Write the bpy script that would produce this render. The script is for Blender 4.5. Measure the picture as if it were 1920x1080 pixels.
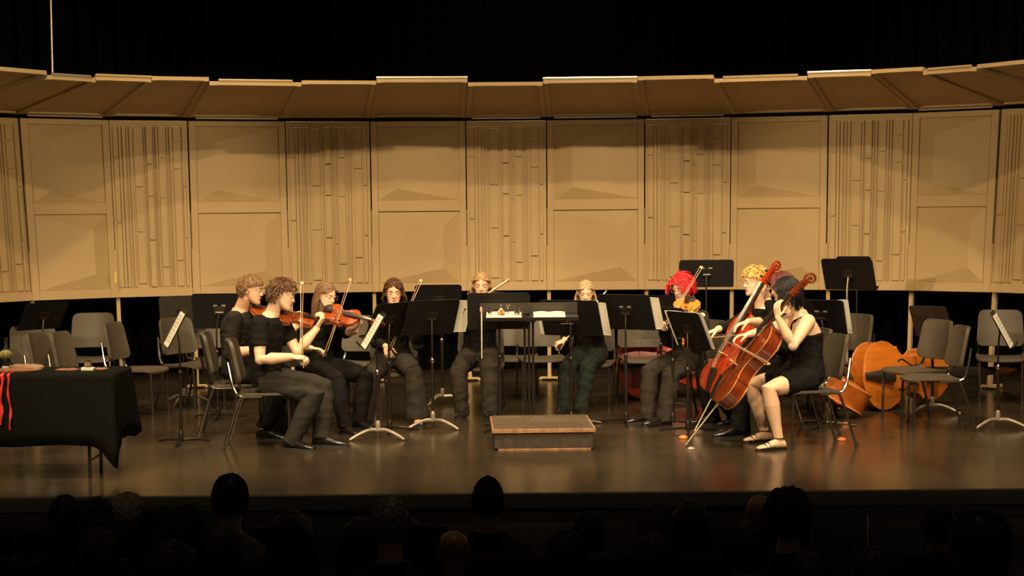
import bpy, math, random
from math import sin, cos, pi, radians, sqrt, atan2, exp
from mathutils import Vector as V, Matrix, noise

for o in list(bpy.data.objects): bpy.data.objects.remove(o)
scene = bpy.context.scene
COL = scene.collection
RND = random.Random(7)

# ------------------------------------------------------------------ camera
FPX = 3213.0; CAMZ = 1.9
PITCH = math.atan(148.0 / FPX); ROLL = 0.0088
Fv = V((0, cos(PITCH), -sin(PITCH))); R0 = V((1, 0, 0)); U0 = R0.cross(Fv)
Rv = R0 * cos(ROLL) - U0 * sin(ROLL); Uv = U0 * cos(ROLL) + R0 * sin(ROLL)
cam_data = bpy.data.cameras.new('camera'); cam = bpy.data.objects.new('camera', cam_data); COL.objects.link(cam)
cam_data.sensor_width = 36; cam_data.lens = 36 * FPX / 1920; cam_data.clip_end = 100
m3 = Matrix((Rv, Uv, -Fv)).transposed()
cam.matrix_world = Matrix.Translation((0, 0, CAMZ)) @ m3.to_4x4()
scene.camera = cam
CAMP = V((0, 0, CAMZ))

def at(px, py, Y):
    d = Fv + Rv * ((px - 960) / FPX) + Uv * ((540 - py) / FPX)
    return CAMP + d * (Y / d.y)
def fl(px, py):
    d = Fv + Rv * ((px - 960) / FPX) + Uv * ((540 - py) / FPX)
    return CAMP + d * (-CAMZ / d.z)

# ------------------------------------------------------------------ world, lamps, exposure
w = bpy.data.worlds.new('world'); scene.world = w; w.use_nodes = True
w.node_tree.nodes['Background'].inputs[0].default_value = (0.9, 0.75, 0.5, 1)
w.node_tree.nodes['Background'].inputs[1].default_value = 0.010
scene.view_settings.view_transform = 'Standard'; scene.view_settings.look = 'None'
scene.view_settings.exposure = 0.0; scene.view_settings.gamma = 1; scene.view_settings.use_curve_mapping = False

def spot(loc, target, power, angle, blend=0.25, col=(1.0, 0.79, 0.49), size=0.12):
    d = bpy.data.lights.new('stage_spot', 'SPOT'); d.energy = power; d.spot_size = radians(angle); d.spot_blend = blend
    d.color = col; d.shadow_soft_size = size
    o = bpy.data.objects.new('stage_spot', d); COL.objects.link(o)
    o.location = loc; o.rotation_euler = (V(target) - V(loc)).to_track_quat('-Z', 'Y').to_euler()
    return o
WARM = (1.0, 0.74, 0.42)
# front of house row, low angle
for x in (-6.0, -2.0, 2.0, 6.0):
    spot((x, 0.5, 9.6), (x * 0.62, 16.0, 0.9), 2900, 26, 0.35, WARM, 0.15)
# steeper row over the first seats
for x in (-4.5, 0.0, 4.5):
    spot((x, 6.5, 10.2), (x * 0.75, 15.6, 0.5), 1750, 40, 0.5, WARM, 0.15)
# overhead electric in front of the shell
for x in (-4.0, -1.3, 1.3, 4.0):
    spot((x, 14.2, 7.5), (x, 15.2, 0), 420, 74, 0.6, WARM, 0.12)
# added row over the stage edge, brightening the players but clear of the shell
for x in (-4.2, -1.4, 1.4, 4.2):
    spot((x, 10.4, 7.9), (x * .9, 14.2, 0.6), 1250, 48, 0.55, (1.0, 0.78, 0.48), 0.12)
# added fill pair, almost level, lifting the dark band under the canopy
for x in (-3.0, 3.0):
    spot((x, -2.0, 4.9), (x * .9, 18.0, 1.9), 1000, 27, 0.5, WARM, 0.15)
# added spot standing in for dim spill on the first rows of the house
spot((0, 9.5, 8.5), (0, 8.0, 0.2), 62, 100, 0.8, (1.0, 0.72, 0.42), 0.3)
# box booms at the sides of the house, each crossing to the far side of the shell
for s_ in (-1, 1):
    spot((s_ * 9.0, 2.5, 5.0), (-s_ * 5.1, 18.0, 2.0), 4600, 17, 0.7, WARM, 0.15)
    spot((s_ * 6.5, 3.0, 5.4), (-s_ * 1.6, 15.0, 0.6), 1300, 22, 0.8, WARM, 0.15)
# light above and behind the shell that edges the canopy rails
for x in (-3.0, 0.6, 3.6):
    spot((x, 19.9, 6.0), (x, 18.6, 2.9), 500, 60, 0.6, (1, 0.85, 0.55), 0.1)

# ------------------------------------------------------------------ mesh helpers
WM = {}
def basis(o): return WM.get(o.name, Matrix())
class MB:
    def __init__(s): s.v = []; s.f = []; s.m = []
    def add(s, vs, fs, mi=0):
        b = len(s.v); s.v += [V(p) for p in vs]; s.f += [tuple(i + b for i in f) for f in fs]; s.m += [mi] * len(fs); return s
    def box(s, a, b, mi=0, M=None):
        x0, y0, z0 = a; x1, y1, z1 = b
        vs = [V(p) for p in ((x0,y0,z0),(x1,y0,z0),(x1,y1,z0),(x0,y1,z0),(x0,y0,z1),(x1,y0,z1),(x1,y1,z1),(x0,y1,z1))]
        if M: vs = [M @ p for p in vs]
        return s.add(vs, [(0,3,2,1),(4,5,6,7),(0,1,5,4),(1,2,6,5),(2,3,7,6),(3,0,4,7)], mi)
    def loft(s, rings, mi=0, closed=True, cap=True):
        n = len(rings[0]); b = []
        vs = [p for r in rings for p in r]; fs = []
        for i in range(len(rings) - 1):
            for j in range(n if closed else n - 1):
                k = (j + 1) % n
                fs.append((i*n+j, i*n+k, (i+1)*n+k, (i+1)*n+j))
        if cap:
            c0 = sum((V(p) for p in rings[0]), V()) / n; c1 = sum((V(p) for p in rings[-1]), V()) / n
            vs += [c0, c1]; a0 = len(vs) - 2; a1 = len(vs) - 1; l = (len(rings) - 1) * n
            for j in range(n):
                k = (j + 1) % n
                fs.append((a0, k, j)); fs.append((a1, l + j, l + k))
        return s.add(vs, fs, mi)
    def tube(s, path, rad, n=10, mi=0, hint=None, round_ends=False, flat=1.0):
        P = [V(p) for p in path]
        if not hasattr(rad, '__len__'): rad = [rad] * len(P)
        rad = list(rad)
        if round_ends:
            d0 = (P[1] - P[0]).normalized(); d1 = (P[-1] - P[-2]).normalized(); r0 = rad[0]; r1 = rad[-1]
            P = [P[0] - d0 * r0, P[0] - d0 * r0 * .7] + P + [P[-1] + d1 * r1 * .7, P[-1] + d1 * r1]
            rad = [r0 * .1, r0 * .71] + rad + [r1 * .71, r1 * .1]
        rings = []; nrm = None
        for i, p in enumerate(P):
            t = (P[min(i+1, len(P)-1)] - P[max(i-1, 0)])
            t = t.normalized() if t.length > 1e-9 else V((0,0,1))
            if nrm is None:
                h = V(hint) if hint is not None else (V((0,0,1)) if abs(t.z) < .9 else V((1,0,0)))
                nrm = (h - t * h.dot(t)).normalized()
            else: nrm = (nrm - t * nrm.dot(t)).normalized()
            bt = t.cross(nrm); r = rad[i]
            rings.append([p + nrm * (r * cos(2*pi*j/n)) + bt * (r * flat * sin(2*pi*j/n)) for j in range(n)])
        return s.loft(rings, mi)
    def ell(s, c, r, M=None, nu=14, nv=9, mi=0):
        c = V(c); rings = []
        for i in range(nv + 1):
            th = pi * (0.02 + 0.96 * i / nv); rings.append([])
            for j in range(nu):
                ph = 2*pi*j/nu; p = V((r[0]*sin(th)*cos(ph), r[1]*sin(th)*sin(ph), -r[2]*cos(th)))
                rings[-1].append(c + (M @ p if M else p))
        return s.loft(rings, mi)
    def lathe(s, c, prof, n=20, mi=0):
        c = V(c)
        return s.loft([[c + V((r*cos(2*pi*j/n), r*sin(2*pi*j/n), z)) for j in range(n)] for r, z in prof], mi)
    def ext(s, pts, depth, mi=0, M=None):          # polygon in local xz, extruded along y
        n = len(pts); vs = [V((x, 0, z)) for x, z in pts] + [V((x, depth, z)) for x, z in pts]
        if M: vs = [M @ p for p in vs]
        fs = [tuple(range(n)), tuple(range(2*n-1, n-1, -1))] + [(j, j+n, (j+1) % n + n, (j+1) % n) for j in range(n)]
        return s.add(vs, fs, mi)
    def mesh(s, name, mats, inv=None):
        me = bpy.data.meshes.new(name)
        vs = [inv @ p for p in s.v] if inv else s.v
        me.from_pydata([tuple(p) for p in vs], [], s.f)
        for m in (mats if isinstance(mats, (list, tuple)) else [mats]): me.materials.append(m)
        me.polygons.foreach_set('material_index', s.m)
        me.validate(); me.update(); return me
    def build(s, name, mats, parent=None, smooth=True, bevel=0, angle=True, sub=0):
        inv = basis(parent).inverted() if parent is not None else None
        me = s.mesh(name, mats, inv)
        import bmesh
        bm = bmesh.new(); bm.from_mesh(me); bmesh.ops.recalc_face_normals(bm, faces=bm.faces); bm.to_mesh(me); bm.free()
        o = bpy.data.objects.new(name, me); COL.objects.link(o)
        if parent is not None: o.parent = parent; WM[o.name] = basis(parent).copy()
        else: WM[o.name] = Matrix()
        if smooth: me.polygons.foreach_set('use_smooth', [True] * len(me.polygons))
        if bevel:
            b = o.modifiers.new('bevel', 'BEVEL'); b.width = bevel; b.segments = 2; b.limit_method = 'ANGLE'
        if smooth and angle:
            for e in me.edges: pass
            try:
                me.set_sharp_from_angle(angle=radians(40))
            except Exception: pass
        return o
    def remeshed(s, name, mats, parent=None, voxel=.006, smooth_it=3, wrinkle=0, wscale=9, matfn=None):
        me = s.mesh(name + '_raw', mats)
        t = bpy.data.objects.new('tmp', me); COL.objects.link(t)
        r = t.modifiers.new('r', 'REMESH'); r.mode = 'VOXEL'; r.voxel_size = voxel
        sm = t.modifiers.new('s', 'SMOOTH'); sm.factor = .5; sm.iterations = smooth_it
        dg = bpy.context.evaluated_depsgraph_get()
        new = bpy.data.meshes.new_from_object(t.evaluated_get(dg)); new.name = name
        bpy.data.objects.remove(t); bpy.data.meshes.remove(me)
        inv = basis(parent).inverted() if parent is not None else Matrix()
        if wrinkle:
            nr = [v.normal.copy() for v in new.vertices]
            for v, n_ in zip(new.vertices, nr):
                p = v.co; q = V((p.x * wscale, p.y * wscale, p.z * wscale * 1.6))
                a = 1 - abs(noise.noise(q)) * 2.2 + .35 * noise.noise(q * 2.7)
                v.co = p + n_ * (a - .35) * wrinkle
        for v in new.vertices: v.co = inv @ v.co
        new.materials.clear()
        for m in (mats if isinstance(mats, (list, tuple)) else [mats]): new.materials.append(m)
        new.polygons.foreach_set('use_smooth', [True] * len(new.polygons))
        o = bpy.data.objects.new(name, new); COL.objects.link(o)
        if parent is not None: o.parent = parent; WM[o.name] = basis(parent).copy()
        else: WM[o.name] = Matrix()
        return o

def thing(name, label, cat, M=Matrix(), group=None):
    o = bpy.data.objects.new(name, None); COL.objects.link(o); o.empty_display_size = .1
    o.matrix_world = M; WM[o.name] = M.copy()
    o['label'] = label; o['category'] = cat
    if group: o['group'] = group
    return o
def tag(o, label, cat, group=None):
    o['label'] = label; o['category'] = cat
    if group: o['group'] = group
    return o
def struct(o): o['kind'] = 'structure'; return o
def kids(o): return [c for c in bpy.data.objects if c.parent == o]
def dup(root, M, label, group=None):
    r = root.copy(); COL.objects.link(r); r.matrix_world = M; r['label'] = label
    if group: r['group'] = group
    for ch in kids(root):
        c = ch.copy(); COL.objects.link(c); c.parent = r
        for g in kids(ch):
            d = g.copy(); COL.objects.link(d); d.parent = c
    return r
def frame(o, x, zh):                 # matrix with local x along x, local z near zh
    x = V(x).normalized(); z = V(zh); z = (z - x * z.dot(x)).normalized(); y = z.cross(x)
    M = Matrix((x, y, z)).transposed().to_4x4(); M.translation = V(o); return M
def place(p, yaw): return Matrix.Translation(V(p)) @ Matrix.Rotation(radians(yaw), 4, 'Z')
def smooth_path(pts, k=6):
    P = [V(p) for p in pts]; P = [P[0]*2 - P[1]] + P + [P[-1]*2 - P[-2]]; out = []
    for i in range(1, len(P) - 2):
        for j in range(k):
            t = j / k; a, b, c, d = P[i-1:i+3]
            out.append(.5 * ((2*b) + (c - a)*t + (2*a - 5*b + 4*c - d)*t*t + (3*b - a - 3*c + d)*t**3))
    out.append(P[-2]); return out
def lerps(vals, k=6):
    out = []
    for i in range(len(vals) - 1):
        for j in range(k): out.append(vals[i] + (vals[i+1] - vals[i]) * j / k)
    return out + [vals[-1]]

# ------------------------------------------------------------------ materials
MATS = {}
def mat(name, col, rough=.6, metal=0, spec=.5, coat=0, bump=None, var=None, trans=0, sss=0, aniso=0, coat_rough=.1):
    if name in MATS: return MATS[name]
    m = bpy.data.materials.new(name); m.use_nodes = True; nt = m.node_tree; b = nt.nodes['Principled BSDF']
    b.inputs['Base Color'].default_value = (*col, 1); b.inputs['Roughness'].default_value = rough
    b.inputs['Metallic'].default_value = metal; b.inputs['Specular IOR Level'].default_value = spec
    b.inputs['Coat Weight'].default_value = coat; b.inputs['Coat Roughness'].default_value = coat_rough
    b.inputs['Transmission Weight'].default_value = trans
    if sss:
        b.inputs['Subsurface Weight'].default_value = sss; b.inputs['Subsurface Radius'].default_value = (.012, .005, .003)
        b.inputs['Subsurface Scale'].default_value = 1.0
    tc = nt.nodes.new('ShaderNodeTexCoord')
    def tex(scale, det=4, stretch=(1,1,1)):
        mp = nt.nodes.new('ShaderNodeMapping'); mp.inputs['Scale'].default_value = stretch
        n = nt.nodes.new('ShaderNodeTexNoise'); n.inputs['Scale'].default_value = scale; n.inputs['Detail'].default_value = det
        nt.links.new(tc.outputs['Object'], mp.inputs[0]); nt.links.new(mp.outputs[0], n.inputs['Vector']); return n
    if var:   # (scale, amount, stretch)
        n = tex(var[0], 5, var[2] if len(var) > 2 else (1,1,1))
        r = nt.nodes.new('ShaderNodeValToRGB')
        r.color_ramp.elements[0].position = .3; r.color_ramp.elements[1].position = .7
        r.color_ramp.elements[0].color = (*[c * (1 - var[1]) for c in col], 1)
        r.color_ramp.elements[1].color = (*[min(1, c * (1 + var[1])) for c in col], 1)
        nt.links.new(n.outputs['Fac'], r.inputs[0]); nt.links.new(r.outputs[0], b.inputs['Base Color'])
    if bump:  # (scale, strength, stretch)
        n = tex(bump[0], 5, bump[2] if len(bump) > 2 else (1,1,1))
        bp = nt.nodes.new('ShaderNodeBump'); bp.inputs['Strength'].default_value = bump[1]; bp.inputs['Distance'].default_value = .01
        nt.links.new(n.outputs['Fac'], bp.inputs['Height']); nt.links.new(bp.outputs[0], b.inputs['Normal'])
    MATS[name] = m; return m
M_shell = mat('shell_paint', (.47, .33, .165), .55, var=(1.5, .06), spec=.3)
M_shell_dark = mat('shell_edge', (.16, .11, .07), .6)
M_yel = mat('yellow_tape', (.75, .62, .03), .5)
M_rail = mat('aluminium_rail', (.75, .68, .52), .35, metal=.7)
M_curtain = mat('black_curtain', (.004, .004, .004), .95, spec=.05)
M_black = mat('black_paint', (.012, .011, .010), .45, spec=.4)
M_desk = mat('stand_black', (.006, .005, .005), .5, spec=.3, var=(6, .2))
M_desk_grey = mat('stand_worn_grey', (.035, .028, .02), .4, spec=.5)
M_pole = mat('dark_metal', (.06, .05, .04), .3, metal=.8)
M_base = mat('worn_metal', (.42, .36, .28), .38, metal=.6, var=(12, .25))
M_chrome = mat('chrome', (.8, .77, .7), .14, metal=1)
M_cleg = mat('bronze_metal', (.17, .14, .11), .25, metal=.9)
M_plast = mat('grey_plastic', (.074, .059, .041), .5, spec=.4, bump=(220, .12), var=(5, .1))
M_page = mat('paper', (.88, .84, .72), .7)
def translucent_paper(m):
    nt = m.node_tree; b = nt.nodes['Principled BSDF']; out = nt.nodes['Material Output']
    t = nt.nodes.new('ShaderNodeBsdfTranslucent'); t.inputs[0].default_value = (.88, .84, .72, 1)
    x = nt.nodes.new('ShaderNodeMixShader'); x.inputs[0].default_value = .2
    nt.links.new(b.outputs[0], x.inputs[1]); nt.links.new(t.outputs[0], x.inputs[2]); nt.links.new(x.outputs[0], out.inputs['Surface'])
translucent_paper(M_page)
M_ink = mat('ink_line', (.10, .09, .08), .7)
M_logo = mat('logo_grey', (.30, .27, .22), .5)
M_rubber = mat('rubber', (.02, .02, .02), .8)
M_tee = mat('black_cotton', (.009, .008, .007), .9, spec=.12, bump=(60, .2))
M_shirtg = mat('charcoal_shirt', (.020, .017, .014), .85, spec=.2, bump=(60, .2))
M_trou = mat('olive_black_trousers', (.026, .023, .017), .85, spec=.2, bump=(50, .2))
M_edge = mat('instrument_edge_highlight', (.62, .26, .07), .35)  # lighter rim colour, painted in for the highlights along body edges
M_troub = mat('black_trousers', (.008, .007, .006), .85, spec=.15)
M_troug = mat('brown_grey_trousers', (.032, .025, .018), .85, spec=.2)
M_jean = mat('dark_green_jeans', (.014, .019, .014), .85, spec=.2)
M_shoe = mat('black_leather', (.012, .010, .009), .25, spec=.6, coat=.4)
M_skin = mat('skin', (.72, .42, .27), .48, spec=.35, sss=.12, var=(14, .06))
M_skin2 = mat('skin_pale', (.80, .53, .36), .48, spec=.35, sss=.12, var=(14, .05))
M_lip = mat('lips', (.50, .18, .13), .45)
M_eye = mat('eye_white', (.75, .70, .62), .2)
M_iris = mat('iris', (.03, .02, .015), .2)
M_hb = mat('hair_brown', (.13, .062, .026), .45, spec=.5, var=(40, .4), bump=(60, .5))
M_hlb = mat('hair_light_brown', (.17, .085, .035), .45, var=(40, .3), bump=(60, .5))
M_hmb = mat('hair_mid_brown', (.16, .085, .042), .45, var=(40, .3), bump=(60, .5))
M_hdk = mat('hair_dark_brown', (.085, .038, .018), .5, spec=.25, var=(40, .4), bump=(60, .5))
M_hbl = mat('hair_blond', (.36, .21, .095), .42, var=(40, .25), bump=(60, .4))
M_hbl2 = mat('hair_ash_blond', (.50, .33, .18), .42, var=(40, .25), bump=(60, .4))
M_hgold = mat('hair_golden', (.68, .40, .11), .45, var=(40, .25), bump=(60, .5))
M_hred = mat('hair_bright_red', (.62, .012, .018), .4, var=(30, .3), bump=(60, .5))
M_hmar = mat('hair_maroon', (.12, .022, .018), .4, var=(30, .4), bump=(60, .5))
M_hblk = mat('hair_black', (.010, .008, .008), .45, spec=.4, bump=(60, .5))
M_glasses = mat('glasses_frame', (.45, .25, .2), .25, metal=.5)
M_violin = mat('violin_varnish', (.28, .050, .008), .28, coat=.5, var=(14, .3, (1, 5, 5)))
M_viola = mat('viola_golden_varnish', (.62, .22, .028), .3, coat=.5, var=(14, .2, (1, 5, 5)))
M_cello = mat('cello_varnish', (.17, .028, .006), .25, coat=.6, var=(6, .35, (1, 5, 5)))
M_cellor = mat('cello_red_varnish', (.32, .030, .007), .25, coat=.6, var=(6, .3, (1, 5, 5)))
M_bass = mat('bass_amber_varnish', (.45, .125, .012), .3, coat=.5, var=(3, .2, (1, 6, 6)))
M_bassr = mat('bass_red_varnish', (.30, .022, .010), .3, coat=.5, var=(3, .2, (1, 6, 6)))
M_ebony = mat('ebony', (.016, .012, .010), .42, spec=.45)
M_maple = mat('maple', (.62, .36, .13), .4)
M_string = mat('steel_string', (.6, .55, .45), .3, metal=1)
M_bowhair = mat('bow_hair', (.80, .72, .55), .6)
M_bowwood = mat('bow_wood', (.36, .16, .06), .35, coat=.3)
M_red = mat('red_ribbon', (.75, .03, .012), .5)
M_cloth = mat('black_tablecloth', (.007, .0075, .006), .9, spec=.1, bump=(40, .15))
M_glass = mat('clear_glass', (.95, .93, .88), .03, trans=1.0)

# stage floor
def floor_mat():
    m = bpy.data.materials.new('stage_floor'); m.use_nodes = True; nt = m.node_tree; b = nt.nodes['Principled BSDF']
    tc = nt.nodes.new('ShaderNodeTexCoord')
    def N(scale, st, det=6):
        mp = nt.nodes.new('ShaderNodeMapping'); mp.inputs['Scale'].default_value = st
        n = nt.nodes.new('ShaderNodeTexNoise'); n.inputs['Scale'].default_value = scale; n.inputs['Detail'].default_value = det
        nt.links.new(tc.outputs['Object'], mp.inputs[0]); nt.links.new(mp.outputs[0], n.inputs[0]); return n
    n1 = N(1.3, (1, .7, 1)); n2 = N(16, (.35, 1.6, 1)); n3 = N(60, (1, .6, 1), 3)
    r = nt.nodes.new('ShaderNodeValToRGB'); e = r.color_ramp.elements
    e[0].position = .3; e[0].color = (.020, .014, .009, 1); e[1].position = .72; e[1].color = (.056, .040, .023, 1)
    mx = nt.nodes.new('ShaderNodeMath'); mx.operation = 'ADD'; mx.use_clamp = True
    ml = nt.nodes.new('ShaderNodeMath'); ml.operation = 'MULTIPLY'; ml.inputs[1].default_value = .45
    nt.links.new(n2.outputs[0], ml.inputs[0]); ml2 = nt.nodes.new('ShaderNodeMath'); ml2.operation = 'MULTIPLY'; ml2.inputs[1].default_value = .6
    nt.links.new(n1.outputs[0], ml2.inputs[0]); nt.links.new(ml.outputs[0], mx.inputs[0]); nt.links.new(ml2.outputs[0], mx.inputs[1])
    nt.links.new(mx.outputs[0], r.inputs[0])
    # scuffs: rare pale flecks
    r3 = nt.nodes.new('ShaderNodeValToRGB'); r3.color_ramp.elements[0].position = .72; r3.color_ramp.elements[1].position = .78
    nt.links.new(n3.outputs[0], r3.inputs[0])
    mc = nt.nodes.new('ShaderNodeMixRGB'); nt.links.new(r3.outputs[0], mc.inputs[0]); nt.links.new(r.outputs[0], mc.inputs[1]); mc.inputs[2].default_value = (.16, .12, .08, 1)
    nt.links.new(mc.outputs[0], b.inputs['Base Color'])
    rr = nt.nodes.new('ShaderNodeMapRange'); rr.inputs['To Min'].default_value = .12; rr.inputs['To Max'].default_value = .30
    nt.links.new(mx.outputs[0], rr.inputs[0]); nt.links.new(rr.outputs[0], b.inputs['Roughness'])
    bp = nt.nodes.new('ShaderNodeBump'); bp.inputs['Strength'].default_value = .05; bp.inputs['Distance'].default_value = .006
    nt.links.new(n2.outputs[0], bp.inputs['Height']); nt.links.new(bp.outputs[0], b.inputs['Normal'])
    b.inputs['Specular IOR Level'].default_value = .6
    return m
M_floor = floor_mat()

# ------------------------------------------------------------------ setting
EDGE = fl(960, 924).y
m = MB().box((-9, EDGE, -.06), (9, 24, 0)); struct(m.build('floor', M_floor, smooth=False))
m = MB().box((-9, EDGE + .02, -1.2), (9, EDGE + .12, -.06)); struct(m.build('wall_stage_front', mat('stage_front', (.020, .016, .011), .7, var=(.8, .3)), smooth=False))
m = MB().box((-9, EDGE - .03, -.10), (9, EDGE + .0, -.004)); struct(m.build('trim_1', mat('stage_nosing', (.010, .008, .006), .5), smooth=False))
m = MB().box((-9, -3, -.95), (9, EDGE + .3, -.85)); struct(m.build('floor_house', mat('house_carpet', (.010, .008, .008), .95), smooth=False))
# curtains behind (pleated surface with thickness)
def pleats(x0, x1, y, z0, z1, name, amp=.05, wl=.22):
    mb = MB(); n = int((x1 - x0) / .03); a = []; b = []
    for i in range(n + 1):
        x = x0 + (x1 - x0) * i / n; yy = y + amp * sin(2*pi*x/wl + 1.3*sin(x*1.7))
        a.append((x, yy))
    rings = [[V((x, yy, z)) for x, yy in a] + [V((x, yy + .02, z)) for x, yy in reversed(a)] for z in (z0, z1)]
    mb.loft(rings, cap=False); return struct(mb.build(name, M_curtain, angle=False))
pleats(-8.5, 8.5, 20.4, 0.0, 7.0, 'wall_back')
pleats(-8.5, 8.5, 21.0, 3.4, 8.6, 'wall_upper', .07, .4)
m = MB().box((-9, EDGE, 8.6), (9, 24, 8.7)); struct(m.build('ceiling', M_black, smooth=False))

# ------------------------------------------------------------------ acoustic shell
JX = [-215, -68, 70, 225, 365, 545, 700, 877, 1026, 1208, 1366, 1546, 1697, 1847, 1990, 2140]      # panel joints at floor/bottom level
JD = [16.1, 16.9, 17.55, 18.05, 18.33, 18.62, 18.78, 18.86, 18.86, 18.78, 18.62, 18.33, 18.05, 17.55, 16.9, 16.1]
LEAN = .115
def jpt(i):
    p = at(JX[i], 545, JD[i]); return V((p.x, JD[i], 0))
JP = [jpt(i) for i in range(len(JX))]
CEN = V((at(951, 400, 18).x, 10.5, 0))
COLS = [(0.03, .10, (.40,.80)), (.10, .14, ()), (.145, .185, ()), (.20, .225, ()), (.235,.27,()), (.29, .40, (.02,.34,.62,.99)), (.42, .435, ()), (.45, .53, (.29,.56,.76)), (.545,.56,()), (.57,.595,(.25,.52,.73)), (.61,.70,(.12,.55,.80)), (.715,.735,()), (.75,.77,()), (.80,.90,(.16,.73,.90)), (.915,.96,(.30,.62))]
def shell_tower(i, kind, label):
    A, B = JP[i+1], JP[i+2]; u = (B - A).normalized(); W = (B - A).length
    nrm = V((u.y, -u.x, 0))                     # toward the audience
    up = (V((0, 0, 1)) - nrm * LEAN).normalized()
    base = (A + B) / 2
    M = Matrix((u, -nrm, V((0,0,1)))).transposed().to_4x4(); M.translation = base
    root = thing('acoustic_shell_tower', label, 'acoustic shell', M, 'acoustic shell towers behind the players')
    g = .006; z0 = 1.0; z1 = 2.885; zr0 = 1.885; zr1 = 2.0
    T = Matrix((u, -nrm, up)).transposed().to_4x4(); T.translation = A - up * 0
    def jdir(k):                              # bisector of neighbouring panel normals
        k = max(1, min(len(JP) - 2, k)); d = (JP[k+1] - JP[k-1]).normalized(); return V((d.y, -d.x, 0))
    dA, dB = jdir(i + 1), jdir(i + 2)
    def P(x, d, z):                           # x along, d toward audience, z up the slope
        t = x / W
        return (A - dA * (LEAN * z)) * (1 - t) + (B - dB * (LEAN * z)) * t + V((0, 0, z)) + nrm * d
    def bx(mb, x0, x1, d0, d1, za, zb, mi=0):
        mb.add([P(x, d, z) for x, d, z in ((x0,d0,za),(x1,d0,za),(x1,d1,za),(x0,d1,za),(x0,d0,zb),(x1,d0,zb),(x1,d1,zb),(x0,d1,zb))],
               [(0,3,2,1),(4,5,6,7),(0,1,5,4),(1,2,6,5),(2,3,7,6),(3,0,4,7)], mi)
    fr = MB()
    bx(fr, g, W - g, -.03, -.005, z0, z1)       # backing sheet
    if kind == 's':
        b = .075
        for (x0, x1, za, zb) in ((g, b, z0, z1), (W - b, W - g, z0, z1), (b, W - b, z0, z0 + .09), (b, W - b, zr0, zr1), (b, W - b, z1 - .06, z1)):
            bx(fr, x0, x1, -.005, .022, za, zb)
        for x0, x1, za, zb in ((b - .012, b + .012, z0 + .08, z1 - .05), (W - b - .012, W - b + .012, z0 + .08, z1 - .05)):
            pass
        fr.build('panel_frame', M_shell, root, bevel=.004)
        for nm, za, zb, rx, r0, r1 in (('diffuser', z0 + .10, zr0 - .01, .80, .20, .80), ('diffuser', zr1 + .01, z1 - .07, .22, .16, .80)):
            x0, x1 = b + .012, W - b - .012; hgt = .048
            q = lambda fx, fz, d: P(x0 + (x1 - x0) * fx, d, za + (zb - za) * fz)
            mb = MB()
            mb.add([q(0,0,.0), q(1,0,.0), q(1,1,.0), q(0,1,.0), q(rx, r0, hgt), q(rx, r1, hgt), q(0,0,-.02), q(1,0,-.02), q(1,1,-.02), q(0,1,-.02)],
                   [(0,4,5,3), (1,2,5,4), (0,1,4), (3,5,2), (6,9,8,7), (0,6,7,1), (1,7,8,2), (2,8,9,3), (3,9,6,0)])
            mb.build(nm, M_shell, root, smooth=False)
    else:
        bx(fr, g, W - g, -.005, .016, z0, z0 + .085)
        fr.build('panel_frame', M_shell, root, bevel=.004)
        rl = MB(); q = W - 2*g
        for ci, (a, b, br) in enumerate(COLS):
            v = [0.0] + sorted(br) + [1.0]
            hh = .010 + .010 * ((ci * 37) % 5) / 4
            for k in range(len(v) - 1):
                if v[k+1] - v[k] < .03: continue
                bx(rl, g + q*a + .003, g + q*b - .003, -.006, hh + (.004 if k % 2 else 0), z0 + .10 + (z1 - z0 - .16)*v[k] + .006, z0 + .10 + (z1 - z0 - .16)*v[k+1] - .006)
        rl.build('relief_slats', M_shell, root, bevel=.003)
    # joint cover strips, posts and feet
    st = MB()
    bx(st, -.004, .014, -.03, .026, 1.0, 1.0 + .50)
    st.build('edge_strip', M_shell, root, bevel=.002)
    ps = MB(); bx(ps, -.005, .035, -.09, -.04, .03, 1.9); ps.build('post', M_shell, root, bevel=.003)
    ft = MB()
    c = T @ V((.015, .07, 0)); c.z = 0
    mt = place(c, math.degrees(atan2(u.y, u.x)))
    ft.box((-.02, -.03, .02), (.02, .20, .045), M=mt); ft.box((-.10, -.015, .02), (.10, .015, .042), M=mt)
    ft.ell(mt @ V((0, .2, .02)), (.02, .02, .02)); ft.ell(mt @ V((-.1, 0, .018)), (.018, .018, .018)); ft.ell(mt @ V((.1, 0, .018)), (.018, .018, .018))
    ft.build('foot', M_shell, root, bevel=.003)
    # canopy: reaches forward and up over the players
    Lc = 1.65; rise = .25 + .02 * ((i * 7) % 3 - 1)
    tA, tB = P(0, 0, z1 + .060), P(W, 0, z1 + .060)
    fA = tA + dA * Lc + V((0, 0, rise)); fB = tB + dB * Lc + V((0, 0, rise))
    nn = (fA - tA).cross(tB - tA).normalized()
    if nn.z < 0: nn = -nn
    cp = MB(); e = (tB - tA).normalized() * .003
    def slab(mb, a, b, c, d, lo, hi):
        mb.add([a + nn*lo, b + nn*lo, c + nn*lo, d + nn*lo, a + nn*hi, b + nn*hi, c + nn*hi, d + nn*hi],
               [(0,1,2,3),(4,7,6,5),(0,4,5,1),(1,5,6,2),(2,6,7,3),(3,7,4,0)])
    slab(cp, tA + e, tB - e, fB - e, fA + e, .0, .02)
    cp.build('canopy', M_shell, root, smooth=False)
    cf = MB(); w1 = (tB - tA).normalized() * .055
    slab(cf, tA + e, tA + w1, fA + w1, fA + e, -.022, .0)
    slab(cf, tB - w1, tB - e, fB - e, fB - w1, -.022, .0)
    d1 = (fA - tA).normalized() * .05; d2 = (fB - tB).normalized() * .05
    slab(cf, tA + w1, tB - w1, tB - w1 + d2, tA + w1 + d1, -.018, .0)
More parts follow.
